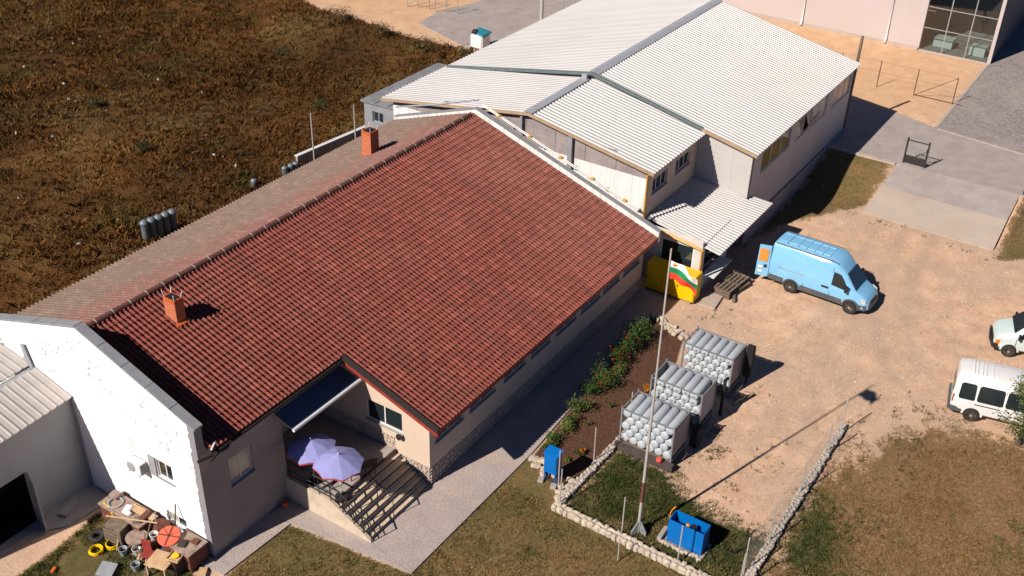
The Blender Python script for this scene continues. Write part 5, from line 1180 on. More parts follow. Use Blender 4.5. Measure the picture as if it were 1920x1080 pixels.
# ------------------------------------------------------------------ flagpole and flag
fp = thing('flagpole', 'tall thin metal flagpole with strutted foot rising past the racks', 'flagpole', (2.52, -8.385, 0))
MB().cyl((0, 0, 0.1), (0, 0, 6.5), 0.065, 0.055, 10).build('pole', M['pole_metal'], fp, smooth=60, local=True)
MB().cyl((0, 0, 6.5), (0, 0, 13.05), 0.045, 0.03, 10).build('pole', M['pole_metal'], fp, smooth=60, local=True)
MB().cyl((0, 0, 1.7), (0, 0, 2.7), 0.075, 0.07, 10).build('rusty_sleeve', M['rust'], fp, smooth=60, local=True)
for k in range(3):
    a = 0.5+k*2.094; MB().slab([(0.06*math.cos(a), 0.06*math.sin(a), 0.1), (0.34*math.cos(a), 0.34*math.sin(a), 0.0), (0.34*math.cos(a), 0.34*math.sin(a), 0.22), (0.06*math.cos(a), 0.06*math.sin(a), 0.7)], (0.05*-math.sin(a), 0.05*math.cos(a), 0)).build('strut', M['grey_metal'], fp, local=True)
MB().cyl((0.1, 0.03, 0.9), (0.07, 0.0, 12.6), 0.008, 0.008, 5).build('halyard', M['white_frame'], fp, local=True)
def flag_mat():
    m, nt, b = _nodes('flag_cloth'); uv = N(nt, 'ShaderNodeAttribute'); uv.attribute_name = 'col'
    nt.links.new(uv.outputs['Color'], b.inputs['Base Color']); b.inputs['Roughness'].default_value = 0.8; return m
nu, nv = 28, 18; V = []; F = []; Cc = []
for i in range(nu+1):
    u = i/nu
    for j in range(nv+1):
        v = j/nv                       # 0 at the bottom
        # hangs away from the pole, fly end drooping, with folds
        x = u*0.20+0.02; y = -u*0.95
        z = 12.60-(1-v)*0.72*(1-0.18*u)-0.50*u*u-0.08*u+0.06*math.sin(u*11+v*2)*u
        x += 0.10*math.sin(u*9-v*2.0)*u**0.7
        V.append((x, y, z))
for i in range(nu):
    for j in range(nv):
        a = i*(nv+1)+j; F.append((a, a+nv+1, a+nv+2, a+1))
        Cc.append((0.80, 0.80, 0.80) if j >= 12 else (0.0, 0.20, 0.06) if j >= 6 else (0.72, 0.035, 0.015))
fm = bpy.data.meshes.new('flag'); fm.from_pydata(V, [], F); at = fm.color_attributes.new('col', 'FLOAT_COLOR', 'CORNER')
at.data.foreach_set('color', np.array([[*c, 1.0] for c in Cc for _ in range(4)], np.float32).ravel()); fm.materials.append(flag_mat())
for p_ in fm.polygons: p_.use_smooth = True
fl = bpy.data.objects.new('flag', fm); COL.objects.link(fl); fl.location = (2.52, -8.385, 0)
tag(fl, 'white, green and red striped flag with golden emblem, flying from the pole', 'flag')
# emblem: a small golden lion shape on a dark red shield, on both faces of the white stripe
def flag_pt(u, v, off):
    i, j = min(nu-1, int(u*nu)), min(nv-1, int(v*nv)); a, b_, c_ = (Vector(V[i*(nv+1)+j]), Vector(V[(i+1)*(nv+1)+j]), Vector(V[i*(nv+1)+j+1]))
    n_ = (b_-a).cross(c_-a).normalized(); return a+(b_-a)*(u*nu-i)+(c_-a)*(v*nv-j)+n_*off
lion = [(0.11, 0.74), (0.14, 0.72), (0.16, 0.76), (0.20, 0.73), (0.24, 0.76), (0.23, 0.82), (0.27, 0.86), (0.24, 0.92), (0.20, 0.90), (0.17, 0.94), (0.13, 0.90), (0.15, 0.85), (0.11, 0.80)]
for off in (0.006, -0.006):
    MB().poly([flag_pt(u, v, off) for u, v in lion]).build('emblem', M['orange'], fl, local=True)
# ------------------------------------------------------------------ stones, kerbs, fences
def stone_mesh(seed, m):
    rr = random.Random(seed); b = bmesh.new(); bmesh.ops.create_icosphere(b, subdivisions=1, radius=0.5)
    for v in b.verts:
        v.co = Vector([math.copysign(abs(q*2)**0.55/2, q) for q in v.co]); v.co *= rr.uniform(0.82, 1.12)
    me = bpy.data.meshes.new('stone'); b.to_mesh(me); b.free(); me.materials.append(m); return me
STW = [stone_mesh(i, M['stone_white']) for i in range(6)]; STG = [stone_mesh(20+i, M['stone_grey']) for i in range(6)]
def kerb_fence(label, a, b, width, height, step, posts, post_h, pool, mesh=True, rows=2):
    a, b = Vector((*a, 0)), Vector((*b, 0)); d = (b-a).normalized(); s = Vector((-d.y, d.x, 0)); L = (b-a).length
    t = thing('fence', label, 'fence', (a+b)/2)
    rz = math.atan2(d.y, d.x)
    MB().obox((a+b)/2+Vector((0, 0, height*0.36)), (L, width*0.66, height*0.78), rz).build('footing', M['mortar'], t)
    for r_ in range(rows):
        off = (r_-(rows-1)/2)*width/rows; u = random.random()*step*0.5
        while u < L:
            w = step*random.uniform(0.65, 1.45); p_ = a+d*(u+w/2)+s*(off+random.uniform(-0.03, 0.03))
            sc = (w*1.02, width/rows*random.uniform(0.95, 1.25), height*random.uniform(0.85, 1.25))
            inst(random.choice(pool), 'stone', t, (p_.x, p_.y, height*0.5), (random.uniform(-.15, .15), random.uniform(-.15, .15), rz+random.uniform(-.25, .25)), sc); u += w
    for (x, y) in posts:
        MB().cyl((x, y, 0), (x+random.uniform(-.03, .03), y+random.uniform(-.03, .03), post_h), 0.028, 0.028, 7).build('post', M['pole_metal'], t)
    if mesh:
        w = MB(); p0, p1 = Vector((*posts[0], 0)), Vector((*posts[-1], 0)); LL = (p1-p0).length; dd = (p1-p0)/LL
        k = 0.0
        while k < LL: w.cyl(p0+dd*k+Vector((0, 0, height)), p0+dd*k+Vector((0, 0, post_h*0.88)), 0.0022, 0.0022, 3, caps=False); k += 0.1
        z = height
        while z < post_h*0.89: w.cyl(p0+Vector((0, 0, z)), p1+Vector((0, 0, z)), 0.0022, 0.0022, 3, caps=False); z += 0.12
        w.build('wire_mesh', M['grey_metal'], t, kind='stuff')
    return t
kerb_fence('white stone kerb with fence posts along the near side of the lawn by the flagpole', (1.82, -4.85), (1.72, -13.1), 0.44, 0.30, 0.26, [(2.1, -5.0), (2.12, -7.87), (2.02, -10.37), (2.0, -12.9)], 1.95, STW, False, 2)
kerb_fence('grey stone kerb with posts between the planting bed and the cylinder racks', (1.95, -4.95), (8.3, -5.12), 0.34, 0.20, 0.22, [(2.98, -4.4), (5.13, -4.86), (8.16, -4.96)], 1.95, STG, False, 2)
kerb_fence('stone kerb with wire fence and posts on the far right of the blue bin', (2.0, -12.98), (13.75, -12.9), 0.34, 0.24, 0.21, [(2.86, -12.72), (5.0, -12.9), (8.4, -12.87), (11.4, -12.88), (13.26, -12.95)], 1.95, STG, True, 2)
single('fence_post', MB().cyl((0.76, -8.44, 0), (0.79, -8.42, 1.15), 0.026, 0.026, 7), M['pole_metal'], 'short single post standing outside the white stone kerb', 'post')
# flat stones around the blue cabinet and at the far end of the bed
fs = thing('stone_paving', 'flat pale stones laid beside the blue cabinet', 'paving', (3.2, -3.4, 0))
for (x, y, w) in ((3.85, -2.65, 0.5), (3.55, -2.95, 0.45), (3.95, -3.05, 0.5), (3.5, -3.35, 0.4), (3.75, -3.55, 0.5), (3.2, -3.5, 0.35), (3.45, -3.9, 0.3), (3.0, -4.5, 0.4), (2.7, -4.65, 0.45), (3.2, -4.75, 0.4), (2.4, -4.75, 0.35), (3.6, -4.65, 0.4)):
    inst(random.choice(STW), 'stone', fs, (x, y, 0.05), (0, 0, random.uniform(0, 3)), (w, w*0.75, 0.16))
fs2 = thing('stone_edging', 'loose pale stones at the far end of the planting bed', 'edging', (16.3, -2.8, 0))
for k in range(34):
    t = k/33; x, y = 16.9-1.1*t+random.uniform(-.2, .2), -1.65-2.3*t+random.uniform(-.15, .15)
    inst(random.choice(STW), 'stone', fs2, (x, y, 0.06), (0, 0, random.uniform(0, 3)), (random.uniform(.2, .42), random.uniform(.18, .3), 0.22))
fs3 = thing('stone_edging', 'line of small stones along the near edge of the blue bin pad', 'edging', (2.6, -9.9, 0))
for k in range(14): inst(random.choice(STW), 'stone', fs3, (2.6+random.uniform(-.06, .06), -9.3-k*0.13, 0.05), (0, 0, random.uniform(0, 3)), (.2, .16, .16))
single('kerb_block', MB().obox((2.95, -9.25, 0.12), (0.75, 0.18, 0.24), 0.05), M['concrete'], 'concrete kerb block lying beside the blue bin', 'block', bevel=0.02)
struct('concrete_pad', MB().prism([(2.65, -11.1), (3.6, -11.1), (3.6, -9.35), (2.65, -9.35)], -0.05, 0.055), M['concrete'])
# ------------------------------------------------------------------ fences and frames far off
def pole(name, p, h, r, mat, label, cat, top=None):
    single(name, MB().cyl(p, (p[0]+(top or (0, 0))[0], p[1]+(top or (0, 0))[1], p[2]+h), r, r*0.85, 8), M[mat], label, cat)
pole('utility_pole', (50.15, 26.25, 1.0), 9.0, 0.17, 'pole_metal', 'tall pole rising behind the large hall roof', 'pole')
pole('fence_post', (18.56, 23.2, 0), 2.3+2.0, 0.05, 'pole_metal', 'pale post behind the red roof, nearer the chimney shadow', 'post')
pole('fence_post', (23.64, 24.2, 0), 2.9, 0.05, 'pole_metal', 'pale post behind the red roof, nearer the grey outhouse', 'post')
ff = thing('post_fence', 'thin brown post and wire fence on the orange sand by the large hall', 'fence', (52.9, -4, 1.05))
for y in (1.2, -1.74, -4.5, -7.3): MB().cyl((52.85, y, 1.0), (52.85, y, 3.05), 0.035, 0.035, 6).build('post', M['rust'], ff)
MB().cyl((52.85, -4.5, 1.05), (52.85, -7.3, 3.0), 0.025, 0.025, 6).build('brace', M['rust'], ff); MB().cyl((52.85, -4.5, 1.12), (52.85, -8.0, 1.12), 0.025, 0.025, 6).build('rail', M['rust'], ff)
for z in (2.2, 3.0): MB().cyl((52.85, 3.2, z), (52.85, -7.3, z), 0.008, 0.008, 4).build('wire', M['rust'], ff)
pole('timber_post', (43.95, -2.25, 1.0), 6.5, 0.12, 'wood_old', 'rough timber post rising past the far corner of the large hall', 'post', (0.1, -0.05))
for i, (p, lab) in enumerate((((46.37, 37.67), 'left'), ((46.75, 34.9), 'middle'), ((54.0, 26.4), 'right'))):
    t = thing('wire_fence', '%s bay of thin steel fence posts at the top edge' % ('leftmost' if i == 0 else 'second' if i == 1 else 'rightmost'), 'fence', (*p, 1.05))
    for k in range(3): MB().cyl((p[0]+k*0.25, p[1]-k*1.0, 1.0), (p[0]+k*0.25, p[1]-k*1.0, 3.0), 0.04, 0.04, 6).build('post', M['grey_metal'], t)
    MB().cyl((p[0], p[1], 1.1), (p[0]+0.5, p[1]-2.0, 2.9), 0.025, 0.025, 5).build('brace', M['grey_metal'], t)
    for z in (1.6, 2.9): MB().cyl((p[0], p[1], z), (p[0]+0.5, p[1]-2.0, z), 0.012, 0.012, 4).build('wire', M['grey_metal'], t)
wt = thing('water_tank', 'white tank under a blue tarp behind the large hall', 'tank', (41.6, 26.6, 1.05))
MB().box(-0.6, 0.6, -0.6, 0.6, 0.1, 1.2).build('tank', M['white_enamel'], wt, local=True, bevel=0.12)
MB().slab([(-0.65, -0.7, 1.15), (0.7, -0.65, 1.2), (0.65, 0.5, 1.35), (-0.3, 0.6, 1.3)], (0, 0, 0.14)).build('tarp', M['teal_bag'], wt, local=True, bevel=0.05)
MB().obox((-0.35, 0.3, 1.42), (0.5, 0.4, 0.25), 0.4).build('bundle', M['dark_metal'], wt, local=True, bevel=0.06)
single('rubble', MB().obox((40.7, 27.2, 1.15), (0.7, 0.5, 0.3), 0.5).obox((40.3, 27.6, 1.1), (0.4, 0.3, 0.2), 0.2), M['stone_white'], 'pale rubble lying beside the white tank', 'rubble', bevel=0.05)
# grey drums behind the roof
for k in range(5):
    x, y = 6.75+k*0.45, 25.15-k*0.06; H0 = float(H(x, y))
    single('drum', MB().lathe([(0.20, 0), (0.21, 0.03), (0.21, 1.2), (0.27, 1.22), (0.27, 1.28), (0.19, 1.38), (0.07, 1.44)], (x, y, H0), n=14), M['drum'] if 'drum' in M else M['pail'], ['tall grey drum at the left end of the row behind the roof', 'second grey drum from the left behind the roof', 'middle grey drum of the row behind the roof', 'fourth grey drum from the left behind the roof', 'tall grey drum at the right end of the row behind the roof'][k], 'drum', 'row of grey drums', smooth=50)
for k, (x, y) in enumerate(((17.6, 24.9), (18.1, 24.85), (18.5, 24.8), (15.2, 25.2))):
    single('drum', MB().lathe([(0.2, 0), (0.2, 0.5), (0.15, 0.56), (0.05, 0.6)], (x, y, 0.0), n=12), M['drum'], ['short dark drum leftmost of three by the pale post', 'short dark drum in the middle of three by the pale post', 'short dark drum rightmost of three by the pale post', 'short lone drum by the back eave'][k], 'drum')
bw_ = thing('wall_coping', 'low pale wall running behind the red roof towards the outhouse', 'wall', (23, 24.6, 0))
MB().obox((23.2, 24.7, 0.35), (8.6, 0.18, 0.75), -0.09).build('wall', M['concrete'], bw_); MB().obox((23.2, 24.7, 0.76), (8.7, 0.28, 0.06), -0.09).build('coping', M['white_frame'], bw_)
# pallets beside the entrance
pl = thing('pallet_stack', 'stack of weathered timber pallets beside the entrance counter', 'pallets', (21.6, -3.9, 0), -0.1)
for k in range(3):
    z = k*0.16
    for j in range(5): MB().box(-1.1, 1.1, -0.5+j*0.22, -0.36+j*0.22, z+0.115, z+0.14).build('board', M['wood_old'], pl, local=True)
    for x in (-1.0, 0, 1.0): MB().box(x-0.06, x+0.06, -0.5, 0.52, z+0.0, z+0.112).build('bearer', M['wood_old'], pl, local=True)
for i, (x, y, w, r_) in enumerate(((20.9, -4.4, 1.1, 0.4), (22.0, -4.5, 1.0, -0.2), (22.7, -4.2, 0.9, 0.3))):
    single('timber', MB().obox((x, y, 0.1+0.08*i), (w, 0.14, 0.12), r_), M['wood_old'], ['short timber offcut at the near end of the pallets', 'short timber offcut in front of the pallets', 'short timber offcut at the far end of the pallets'][i], 'timber')
single('doorstep', MB().obox((19.9, -3.55, 0.05), (1.6, 0.9, 0.12), 0.1), M['concrete_pale'], 'low concrete doorstep in front of the pallets', 'step', bevel=0.02)

# ------------------------------------------------------------------ junk by the white gable
wb1 = thing('workbench', 'long rusty workbench with dusty top along the white gable', 'workbench', (-8.6, 8.2, 0))
MB().box(-9.0, -8.1, 7.1, 9.5, 0.78, 0.84).build('top', M['dusty_top'], wb1)
MB().box(-8.95, -8.15, 7.15, 9.45, 0.1, 0.775).build('body', M['rust'], wb1)
cr = thing('crate', 'wooden slatted crate standing against the workbench', 'crate', (-9.25, 8.05, 0), 0.2)
for k in range(4): MB().box(-0.38, -0.36, -0.4, 0.4, 0.08+k*0.18, 0.2+k*0.18).build('slat', M['wood_old'], cr, local=True)
for y in (-0.38, 0.0, 0.38): MB().box(-0.36, -0.33, y-0.03, y+0.03, 0.0, 0.8).build('batten', M['wood_old'], cr, local=True)
MB().box(-0.33, 0.3, -0.4, 0.4, 0.0, 0.78).build('box', M['wood_old'], cr, local=True)
sp = thing('cable_spool', 'round plywood cable spool lying on its side in the junk', 'cable spool', (-9.2, 7.05, 0))
MB().lathe([(0.42, 0.55), (0.42, 0.6)], n=20).build('flange', M['dusty_top'], sp, local=True); MB().lathe([(0.42, 0.0), (0.42, 0.05)], n=20).build('flange', M['wood_old'], sp, local=True); MB().lathe([(0.2, 0.05), (0.2, 0.55)], n=14).build('drum', M['wood_old'], sp, local=True)
MB().cyl((-8.55, 6.75, 0.0), (-8.35, 6.5, 0.9), 0.3, 0.3, 14).build('barrel', M['rust'], thing('barrel', 'rusty barrel leaning by the white gable', 'barrel', (-8.5, 6.7, 0)))
cab = thing('steel_cabinet', 'rust-brown steel cabinet at the corner of the white gable', 'cabinet', (-8.45, 4.95, 0))
MB().box(-8.95, -8.05, 4.42, 5.5, 0.1, 0.85).build('body', M['rust'], cab, bevel=0.015); MB().box(-9.0, -8.02, 4.38, 5.54, 0.855, 0.90).build('top', M['dusty_top'], cab)
for x in (-8.9, -8.1):
    for y in (4.47, 5.45): MB().box(x-0.03, x+0.03, y-0.03, y+0.03, 0, 0.1).build('foot', M['rust'], cab)
rd = thing('red_disc', 'round coral red lid with a dark cross bar propped on the cabinet', 'lid', (-8.75, 5.75, 0))
m_ = Matrix.Translation((-8.72, 5.7, 1.0)) @ Matrix.Rotation(-0.25, 4, 'Y') @ Matrix.Rotation(0.12, 4, 'X')
d_ = MB().lathe([(0.42, 0.0), (0.44, 0.03), (0.42, 0.05)], n=28); d_.v = [m_ @ Vector(q) for q in d_.v]; d_.build('disc', M['red_disc'], rd)
for a in (0.4, 1.97):
    q = MB().obox((0, 0, 0.065), (0.84, 0.05, 0.02), a); q.v = [m_ @ Vector(v) for v in q.v]; q.build('cross_bar', M['rust'], rd)
q = MB().cyl((0, 0, 0.05), (-0.03, 0.02, 0.8), 0.015, 0.012, 6); q.v = [m_ @ Vector(v) for v in q.v]; q.build('spindle', M['dark_metal'], rd)
single('barrel', MB().lathe([(0.3, 0), (0.32, 0.3), (0.32, 0.6), (0.3, 0.9)], (-8.72, 5.72, 0.0), n=16), M['rust'], 'rusty drum under the coral red lid', 'drum')
pt = thing('board_table', 'plain plywood board on legs in the junk by the gable corner', 'table', (-9.5, 5.35, 0), 0.25)
MB().box(-0.42, 0.42, -0.45, 0.45, 0.62, 0.645).build('board', M['plywood'], pt, local=True)
for x in (-0.36, 0.36):
    for y in (-0.38, 0.38): MB().box(x-0.025, x+0.025, y-0.025, y+0.025, 0, 0.62).build('leg', M['plywood'], pt, local=True)
bx = thing('box', 'small open plywood tray beside the plywood board', 'tray', (-9.0, 4.95, 0.90), 0.25)
MB().box(-0.25, 0.25, -0.25, 0.25, 0.0, 0.03).build('base', M['plywood'], bx, local=True)
for a in ((-0.25, 0.25, -0.25, -0.23), (-0.25, 0.25, 0.23, 0.25), (-0.25, -0.23, -0.229, 0.229), (0.23, 0.25, -0.229, 0.229)): MB().box(*a, 0.031, 0.09).build('side', M['plywood'], bx, local=True)
MB().lathe([(0.05, 0.04), (0.13, 0.05), (0.14, 0.1), (0.12, 0.1)], n=12).build('dish', M['yellow_hose'], bx, local=True)
bx.location = (-9.15, 4.92, 0.72)
single('stand', MB().box(-9.4, -8.9, 4.7, 5.15, 0, 0.715), M['wood_brown'], 'brown box standing under the small plywood tray', 'box')
pails = [((-9.75, 7.25), 'grey pail beside the yellow hose', 'pail'), ((-9.45, 6.85), 'white pail with pale rim in the grass', 'white_enamel'), ((-10.0, 6.25), 'grey pail nearest the bottom edge', 'pail'), ((-9.55, 5.95), 'white round pot beside the plywood board', 'white_enamel'), ((-8.85, 6.45), 'white enamel basin by the low window', 'white_enamel')]
for (x, y), lab, m in pails:
    t = thing('pail', lab, 'pail', (x, y, 0 if 'basin' not in lab else 0.5))
    MB().lathe([(0.12, 0.0), (0.165, 0.3), (0.175, 0.31), (0.155, 0.31), (0.115, 0.04), (0.01, 0.04)], n=16).build('shell', M[m], t, local=True, smooth=50)
    MB().lathe([(0.01, 0.17), (0.135, 0.17), (0.135, 0.172)], n=14).build('content', M['soil_dark'], t, local=True)
single('plinth', MB().box(-9.05, -8.65, 6.2, 6.68, 0, 0.495), M['rust'], 'rusty box under the white enamel basin', 'box')
for (x, y), lab in (((-10.27, 8.2), 'coil of yellow hose lying nearest the bottom left'), ((-9.7, 7.95), 'coil of yellow hose beside the crate')):
    t = thing('hose_coil', lab, 'hose', (x, y, 0), 0, 'coils of yellow hose')
    for k in range(5): MB().torus((random.uniform(-.03, .03), random.uniform(-.03, .03), 0.04+0.03*k), 0.24-0.015*(k % 2), 0.022, 26, 6).build('loop', M['yellow_hose'], t, local=True, smooth=60)
single('hose_end', MB().tube([(-9.5, 7.95, 0.15), (-9.1, 8.3, 0.5), (-8.9, 9.0, 0.85), (-8.85, 9.3, 0.86)], 0.022, 6), M['yellow_hose'], 'yellow hose running up from the coil to the workbench', 'hose')
poles_ = [((-9.3, 8.6, 0.9), (-8.5, 6.6, 1.0), 'long pale timber lying across the workbench', 'plywood'), ((-9.6, 6.4, 0.05), (-8.6, 6.9, 0.9), 'thin timber leaning towards the gable from the junk', 'wood_old'), ((-9.85, 6.3, 0.05), (-9.0, 6.75, 0.8), 'second thin timber leaning in the junk', 'wood_old'), ((-8.7, 6.6, 0.1), (-8.3, 6.9, 1.25), 'grey pipe standing by the low window', 'grey_metal'), ((-9.95, 5.75, 0.02), (-9.35, 6.65, 0.1), 'long thin stick lying beside the plywood board', 'wood_old'), ((-9.8, 7.6, 0.02), (-9.3, 7.9, 0.6), 'thin pale stick leaning on the crate', 'plywood'), ((-8.4, 5.75, 0.9), (-7.98, 6.0, 1.9), 'dark iron bar leaning on the white gable', 'dark_metal')]
for a, b, lab, m in poles_: single('pole', MB().cyl(a, b, 0.028, 0.028, 6), M[m], lab, 'pole')
single('basin', MB().torus((-8.6, 8.9, 0.88), 0.28, 0.035, 24, 6), M['pail'], 'grey ring lying on the end of the workbench', 'ring', smooth=60)
single('rag', MB().obox((-8.6, 8.2, 0.92), (0.45, 0.3, 0.14), 0.4).obox((-8.75, 8.0, 0.95), (0.2, 0.3, 0.1), 0.1), M['white_enamel'], 'crumpled white plastic on the workbench', 'plastic', bevel=0.05)
single('plank', MB().obox((-8.35, 7.6, 0.88), (0.3, 1.3, 0.05), 0.05), M['brick_orange'] if False else M['plywood'], 'pale board lying along the back of the workbench', 'board')
single('chair', MB().obox((-9.45, 6.2, 0.4), (0.4, 0.4, 0.04), 0.3).obox((-9.3, 6.35, 0.65), (0.05, 0.4, 0.5), 0.3).obox((-9.6, 6.05, 0.2), (0.04, 0.04, 0.4), 0.3).obox((-9.25, 6.1, 0.2), (0.04, 0.04, 0.4), 0.3), M['red_board'], 'dark red chair in the junk beside the white pot', 'chair')
single('sheet', MB().obox((-10.75, 6.95, 0.25), (0.7, 0.6, 0.03), 0.5, 0.15), M['sill'], 'grey flat sheet at the bottom edge of the picture', 'sheet')
single('sheet_stand', MB().obox((-10.75, 6.95, 0.1), (0.5, 0.45, 0.2), 0.5), M['soil_dark'], 'dark box under the grey sheet', 'box')
single('bowl', MB().lathe([(0.08, 0), (0.16, 0.12), (0.17, 0.13), (0.14, 0.12), (0.06, 0.03)], (-9.05, 5.75, 0.35), n=14), M['blue'], 'small blue bowl in the junk pile', 'bowl')
single('brick', MB().obox((-11.8, 8.7, 0.06), (0.24, 0.14, 0.12), 0.4), M['brick_orange'], 'orange brick lying on the earth at the lower left', 'brick', bevel=0.01)
single('timber', MB().obox((-8.75, 4.05, 0.06), (0.5, 0.3, 0.12), 0.6), M['plywood'], 'pale wooden block by the corner of the grey path', 'block')

single('tyre', MB().torus((-9.75, 8.75, 0.10), 0.24, 0.1, 20, 8), M['tyre'], 'old tyre lying by the left end of the workbench', 'tyre', smooth=60)
for i, (x, y, z, sx, sy, sz, r_, m, lab) in enumerate((
    (-8.45, 7.35, 0.92, 0.5, 0.25, 0.16, 0.2, 'rust', 'rusty box on the near end of the workbench'), (-8.75, 7.45, 0.90, 0.3, 0.3, 0.12, 0.6, 'wood_old', 'small timber block on the workbench'),
    (-8.35, 9.2, 0.93, 0.35, 0.4, 0.18, 0.1, 'dusty_top', 'dusty carton at the far end of the workbench'), (-8.6, 6.15, 0.3, 0.45, 0.4, 0.6, 0.3, 'wood_brown', 'dark brown box by the low window'),
    (-9.35, 6.65, 0.1, 0.7, 0.22, 0.06, 0.5, 'plywood', 'pale board lying among the pails'), (-9.2, 5.9, 0.16, 0.35, 0.3, 0.32, 0.2, 'rust', 'rusty tin beside the coral red lid'),
    (-10.15, 5.5, 0.05, 0.9, 0.18, 0.05, 0.9, 'wood_old', 'weathered plank on the grass in front of the plywood board'), (-8.65, 5.05, 0.95, 0.35, 0.3, 0.08, 0.4, 'soil_dark', 'black pan on the steel cabinet'),
    (-8.3, 4.75, 0.94, 0.25, 0.3, 0.07, 0.1, 'rust', 'rusty plate on the steel cabinet'))):
    single('junk', MB().obox((x, y, z), (sx, sy, sz), r_), M[m], lab, 'junk', bevel=0.012)
# ------------------------------------------------------------------ vegetation
def leaf_mesh(name, centers, sizes, cols, mat, nseg=1, up=0.5, parent=None, kind=None, aspect=0.5):
    """one small two-triangle leaf per centre, random facing"""
    n = len(centers); c = np.asarray(centers, float); s = np.asarray(sizes, float)[:, None]
    d = RNG.normal(0, 1, (n, 3)); d[:, 2] = np.abs(d[:, 2])*up+d[:, 2]*(1-up); d /= np.linalg.norm(d, axis=1, keepdims=True)
    e = RNG.normal(0, 1, (n, 3)); e -= d*(e*d).sum(1, keepdims=True); e /= np.linalg.norm(e, axis=1, keepdims=True)
    g = np.cross(d, e)
    P = np.stack([c-d*s, c+e*s*aspect+g*s*0.15, c+d*s, c-e*s*aspect+g*s*0.15], 1).reshape(-1, 3)
    F = np.arange(4*n).reshape(-1, 4); me = bpy.data.meshes.new(name)
    me.vertices.add(4*n); me.vertices.foreach_set('co', P.astype(np.float32).ravel())
    me.loops.add(4*n); me.loops.foreach_set('vertex_index', F.astype(np.int32).ravel()); me.polygons.add(n)
    me.polygons.foreach_set('loop_start', np.arange(0, 4*n, 4, dtype=np.int32)); me.update(calc_edges=True)
    at = me.color_attributes.new('col', 'FLOAT_COLOR', 'POINT')
    C4 = np.concatenate([np.repeat(np.asarray(cols, float), 4, 0), np.ones((4*n, 1))], 1)
    at.data.foreach_set('color', C4.astype(np.float32).ravel()); me.materials.append(mat)
    o = bpy.data.objects.new(name, me); COL.objects.link(o)
    if parent: o.parent = parent
    if kind: o['kind'] = kind
    return o
def blades(name, x, y, z, h, spread, cols, nb, mat, width=0.012, lean=0.5):
    """tufts of nb thin blades at each point"""
    n = len(x); N_ = n*nb; X = np.repeat(x, nb)+RNG.normal(0, 1, N_)*np.repeat(spread, nb); Y = np.repeat(y, nb)+RNG.normal(0, 1, N_)*np.repeat(spread, nb)
    Z = np.repeat(z, nb); Hh = np.repeat(h, nb)*RNG.uniform(0.5, 1.2, N_); a = RNG.uniform(0, 2*np.pi, N_); l = RNG.uniform(0.05, lean, N_)*Hh
    w = width*RNG.uniform(0.6, 1.4, N_)*(1+np.repeat(h, nb)*1.2); ca, sa = np.cos(a), np.sin(a); b = RNG.uniform(0, 2*np.pi, N_)
    v0 = np.stack([X-w*np.cos(b), Y-w*np.sin(b), Z-0.02], -1); v1 = np.stack([X+w*np.cos(b), Y+w*np.sin(b), Z-0.02], -1)
    v2 = np.stack([X+l*ca*0.4+w*0.7*np.cos(b), Y+l*sa*0.4+w*0.7*np.sin(b), Z+Hh*0.6], -1); v3 = np.stack([X+l*ca, Y+l*sa, Z+Hh], -1)
    P = np.stack([v0, v1, v2, v3], 1).reshape(-1, 3); F = np.arange(4*N_).reshape(-1, 4)
    me = bpy.data.meshes.new(name); me.vertices.add(len(P)); me.vertices.foreach_set('co', P.astype(np.float32).ravel())
    me.loops.add(F.size); me.loops.foreach_set('vertex_index', F.astype(np.int32).ravel()); me.polygons.add(len(F))
    me.polygons.foreach_set('loop_start', np.arange(0, F.size, 4, dtype=np.int32)); me.update(calc_edges=True)
    C = np.repeat(np.asarray(cols, float), nb*4, 0)*RNG.uniform(0.75, 1.25, (N_, 1)).repeat(4, 0)
    at = me.color_attributes.new('col', 'FLOAT_COLOR', 'POINT'); at.data.foreach_set('color', np.concatenate([C, np.ones((len(C), 1))], 1).astype(np.float32).ravel())
    me.materials.append(mat); o = bpy.data.objects.new(name, me); COL.objects.link(o); return o
def scatter(n, x0, x1, y0, y1, wfun):
    x = RNG.uniform(x0, x1, n); y = RNG.uniform(y0, y1, n); k = RNG.uniform(0, 1, n) < wfun(x, y); return x[k], y[k]
def pick(palette, n, w=None):
    return np.array(palette)[RNG.choice(len(palette), n, p=w)]
def in_view(x, y, marg=60):
    d = np.stack([x-cam_loc.x, y-cam_loc.y, np.full_like(x, -cam_loc.z+0.3)], -1); zc_ = d @ np.array(fwd)
    px = 960+F_PX*(d @ np.array(r2))/zc_; py = 540-F_PX*(d @ np.array(u2))/zc_
    return (px > -300) & (px < 2220) & (py > -260) & (py < 1300)
# dry field: weeds of several kinds and heights, in drifts
def wf(x, y): return (zone(x, y, FIELD, 0.8) > 0.45)*(0.35+0.65*fbm(x, y, 6, 11))*in_view(x, y)
x, y = scatter(95000, -22, 56, 13.5, 92, wf); n = len(x); z = gz(x, y)
dr2 = fbm(x, y, 5, 31)
cols = field_col(x, y, RNG.normal(0, 0.55, n))*RNG.uniform(0.95, 1.5, (n, 1))
hh = 0.08+0.26*np.clip(dr2*1.5-0.3, 0, 1)+RNG.exponential(0.06, n)
o = blades('dry_weeds', x, y, z, hh, np.full(n, 0.12), cols, 7, M['weed'], 0.02, 1.3); tag(o, 'rust-brown and olive dry weeds covering the field behind the house', 'weeds', kind='stuff')
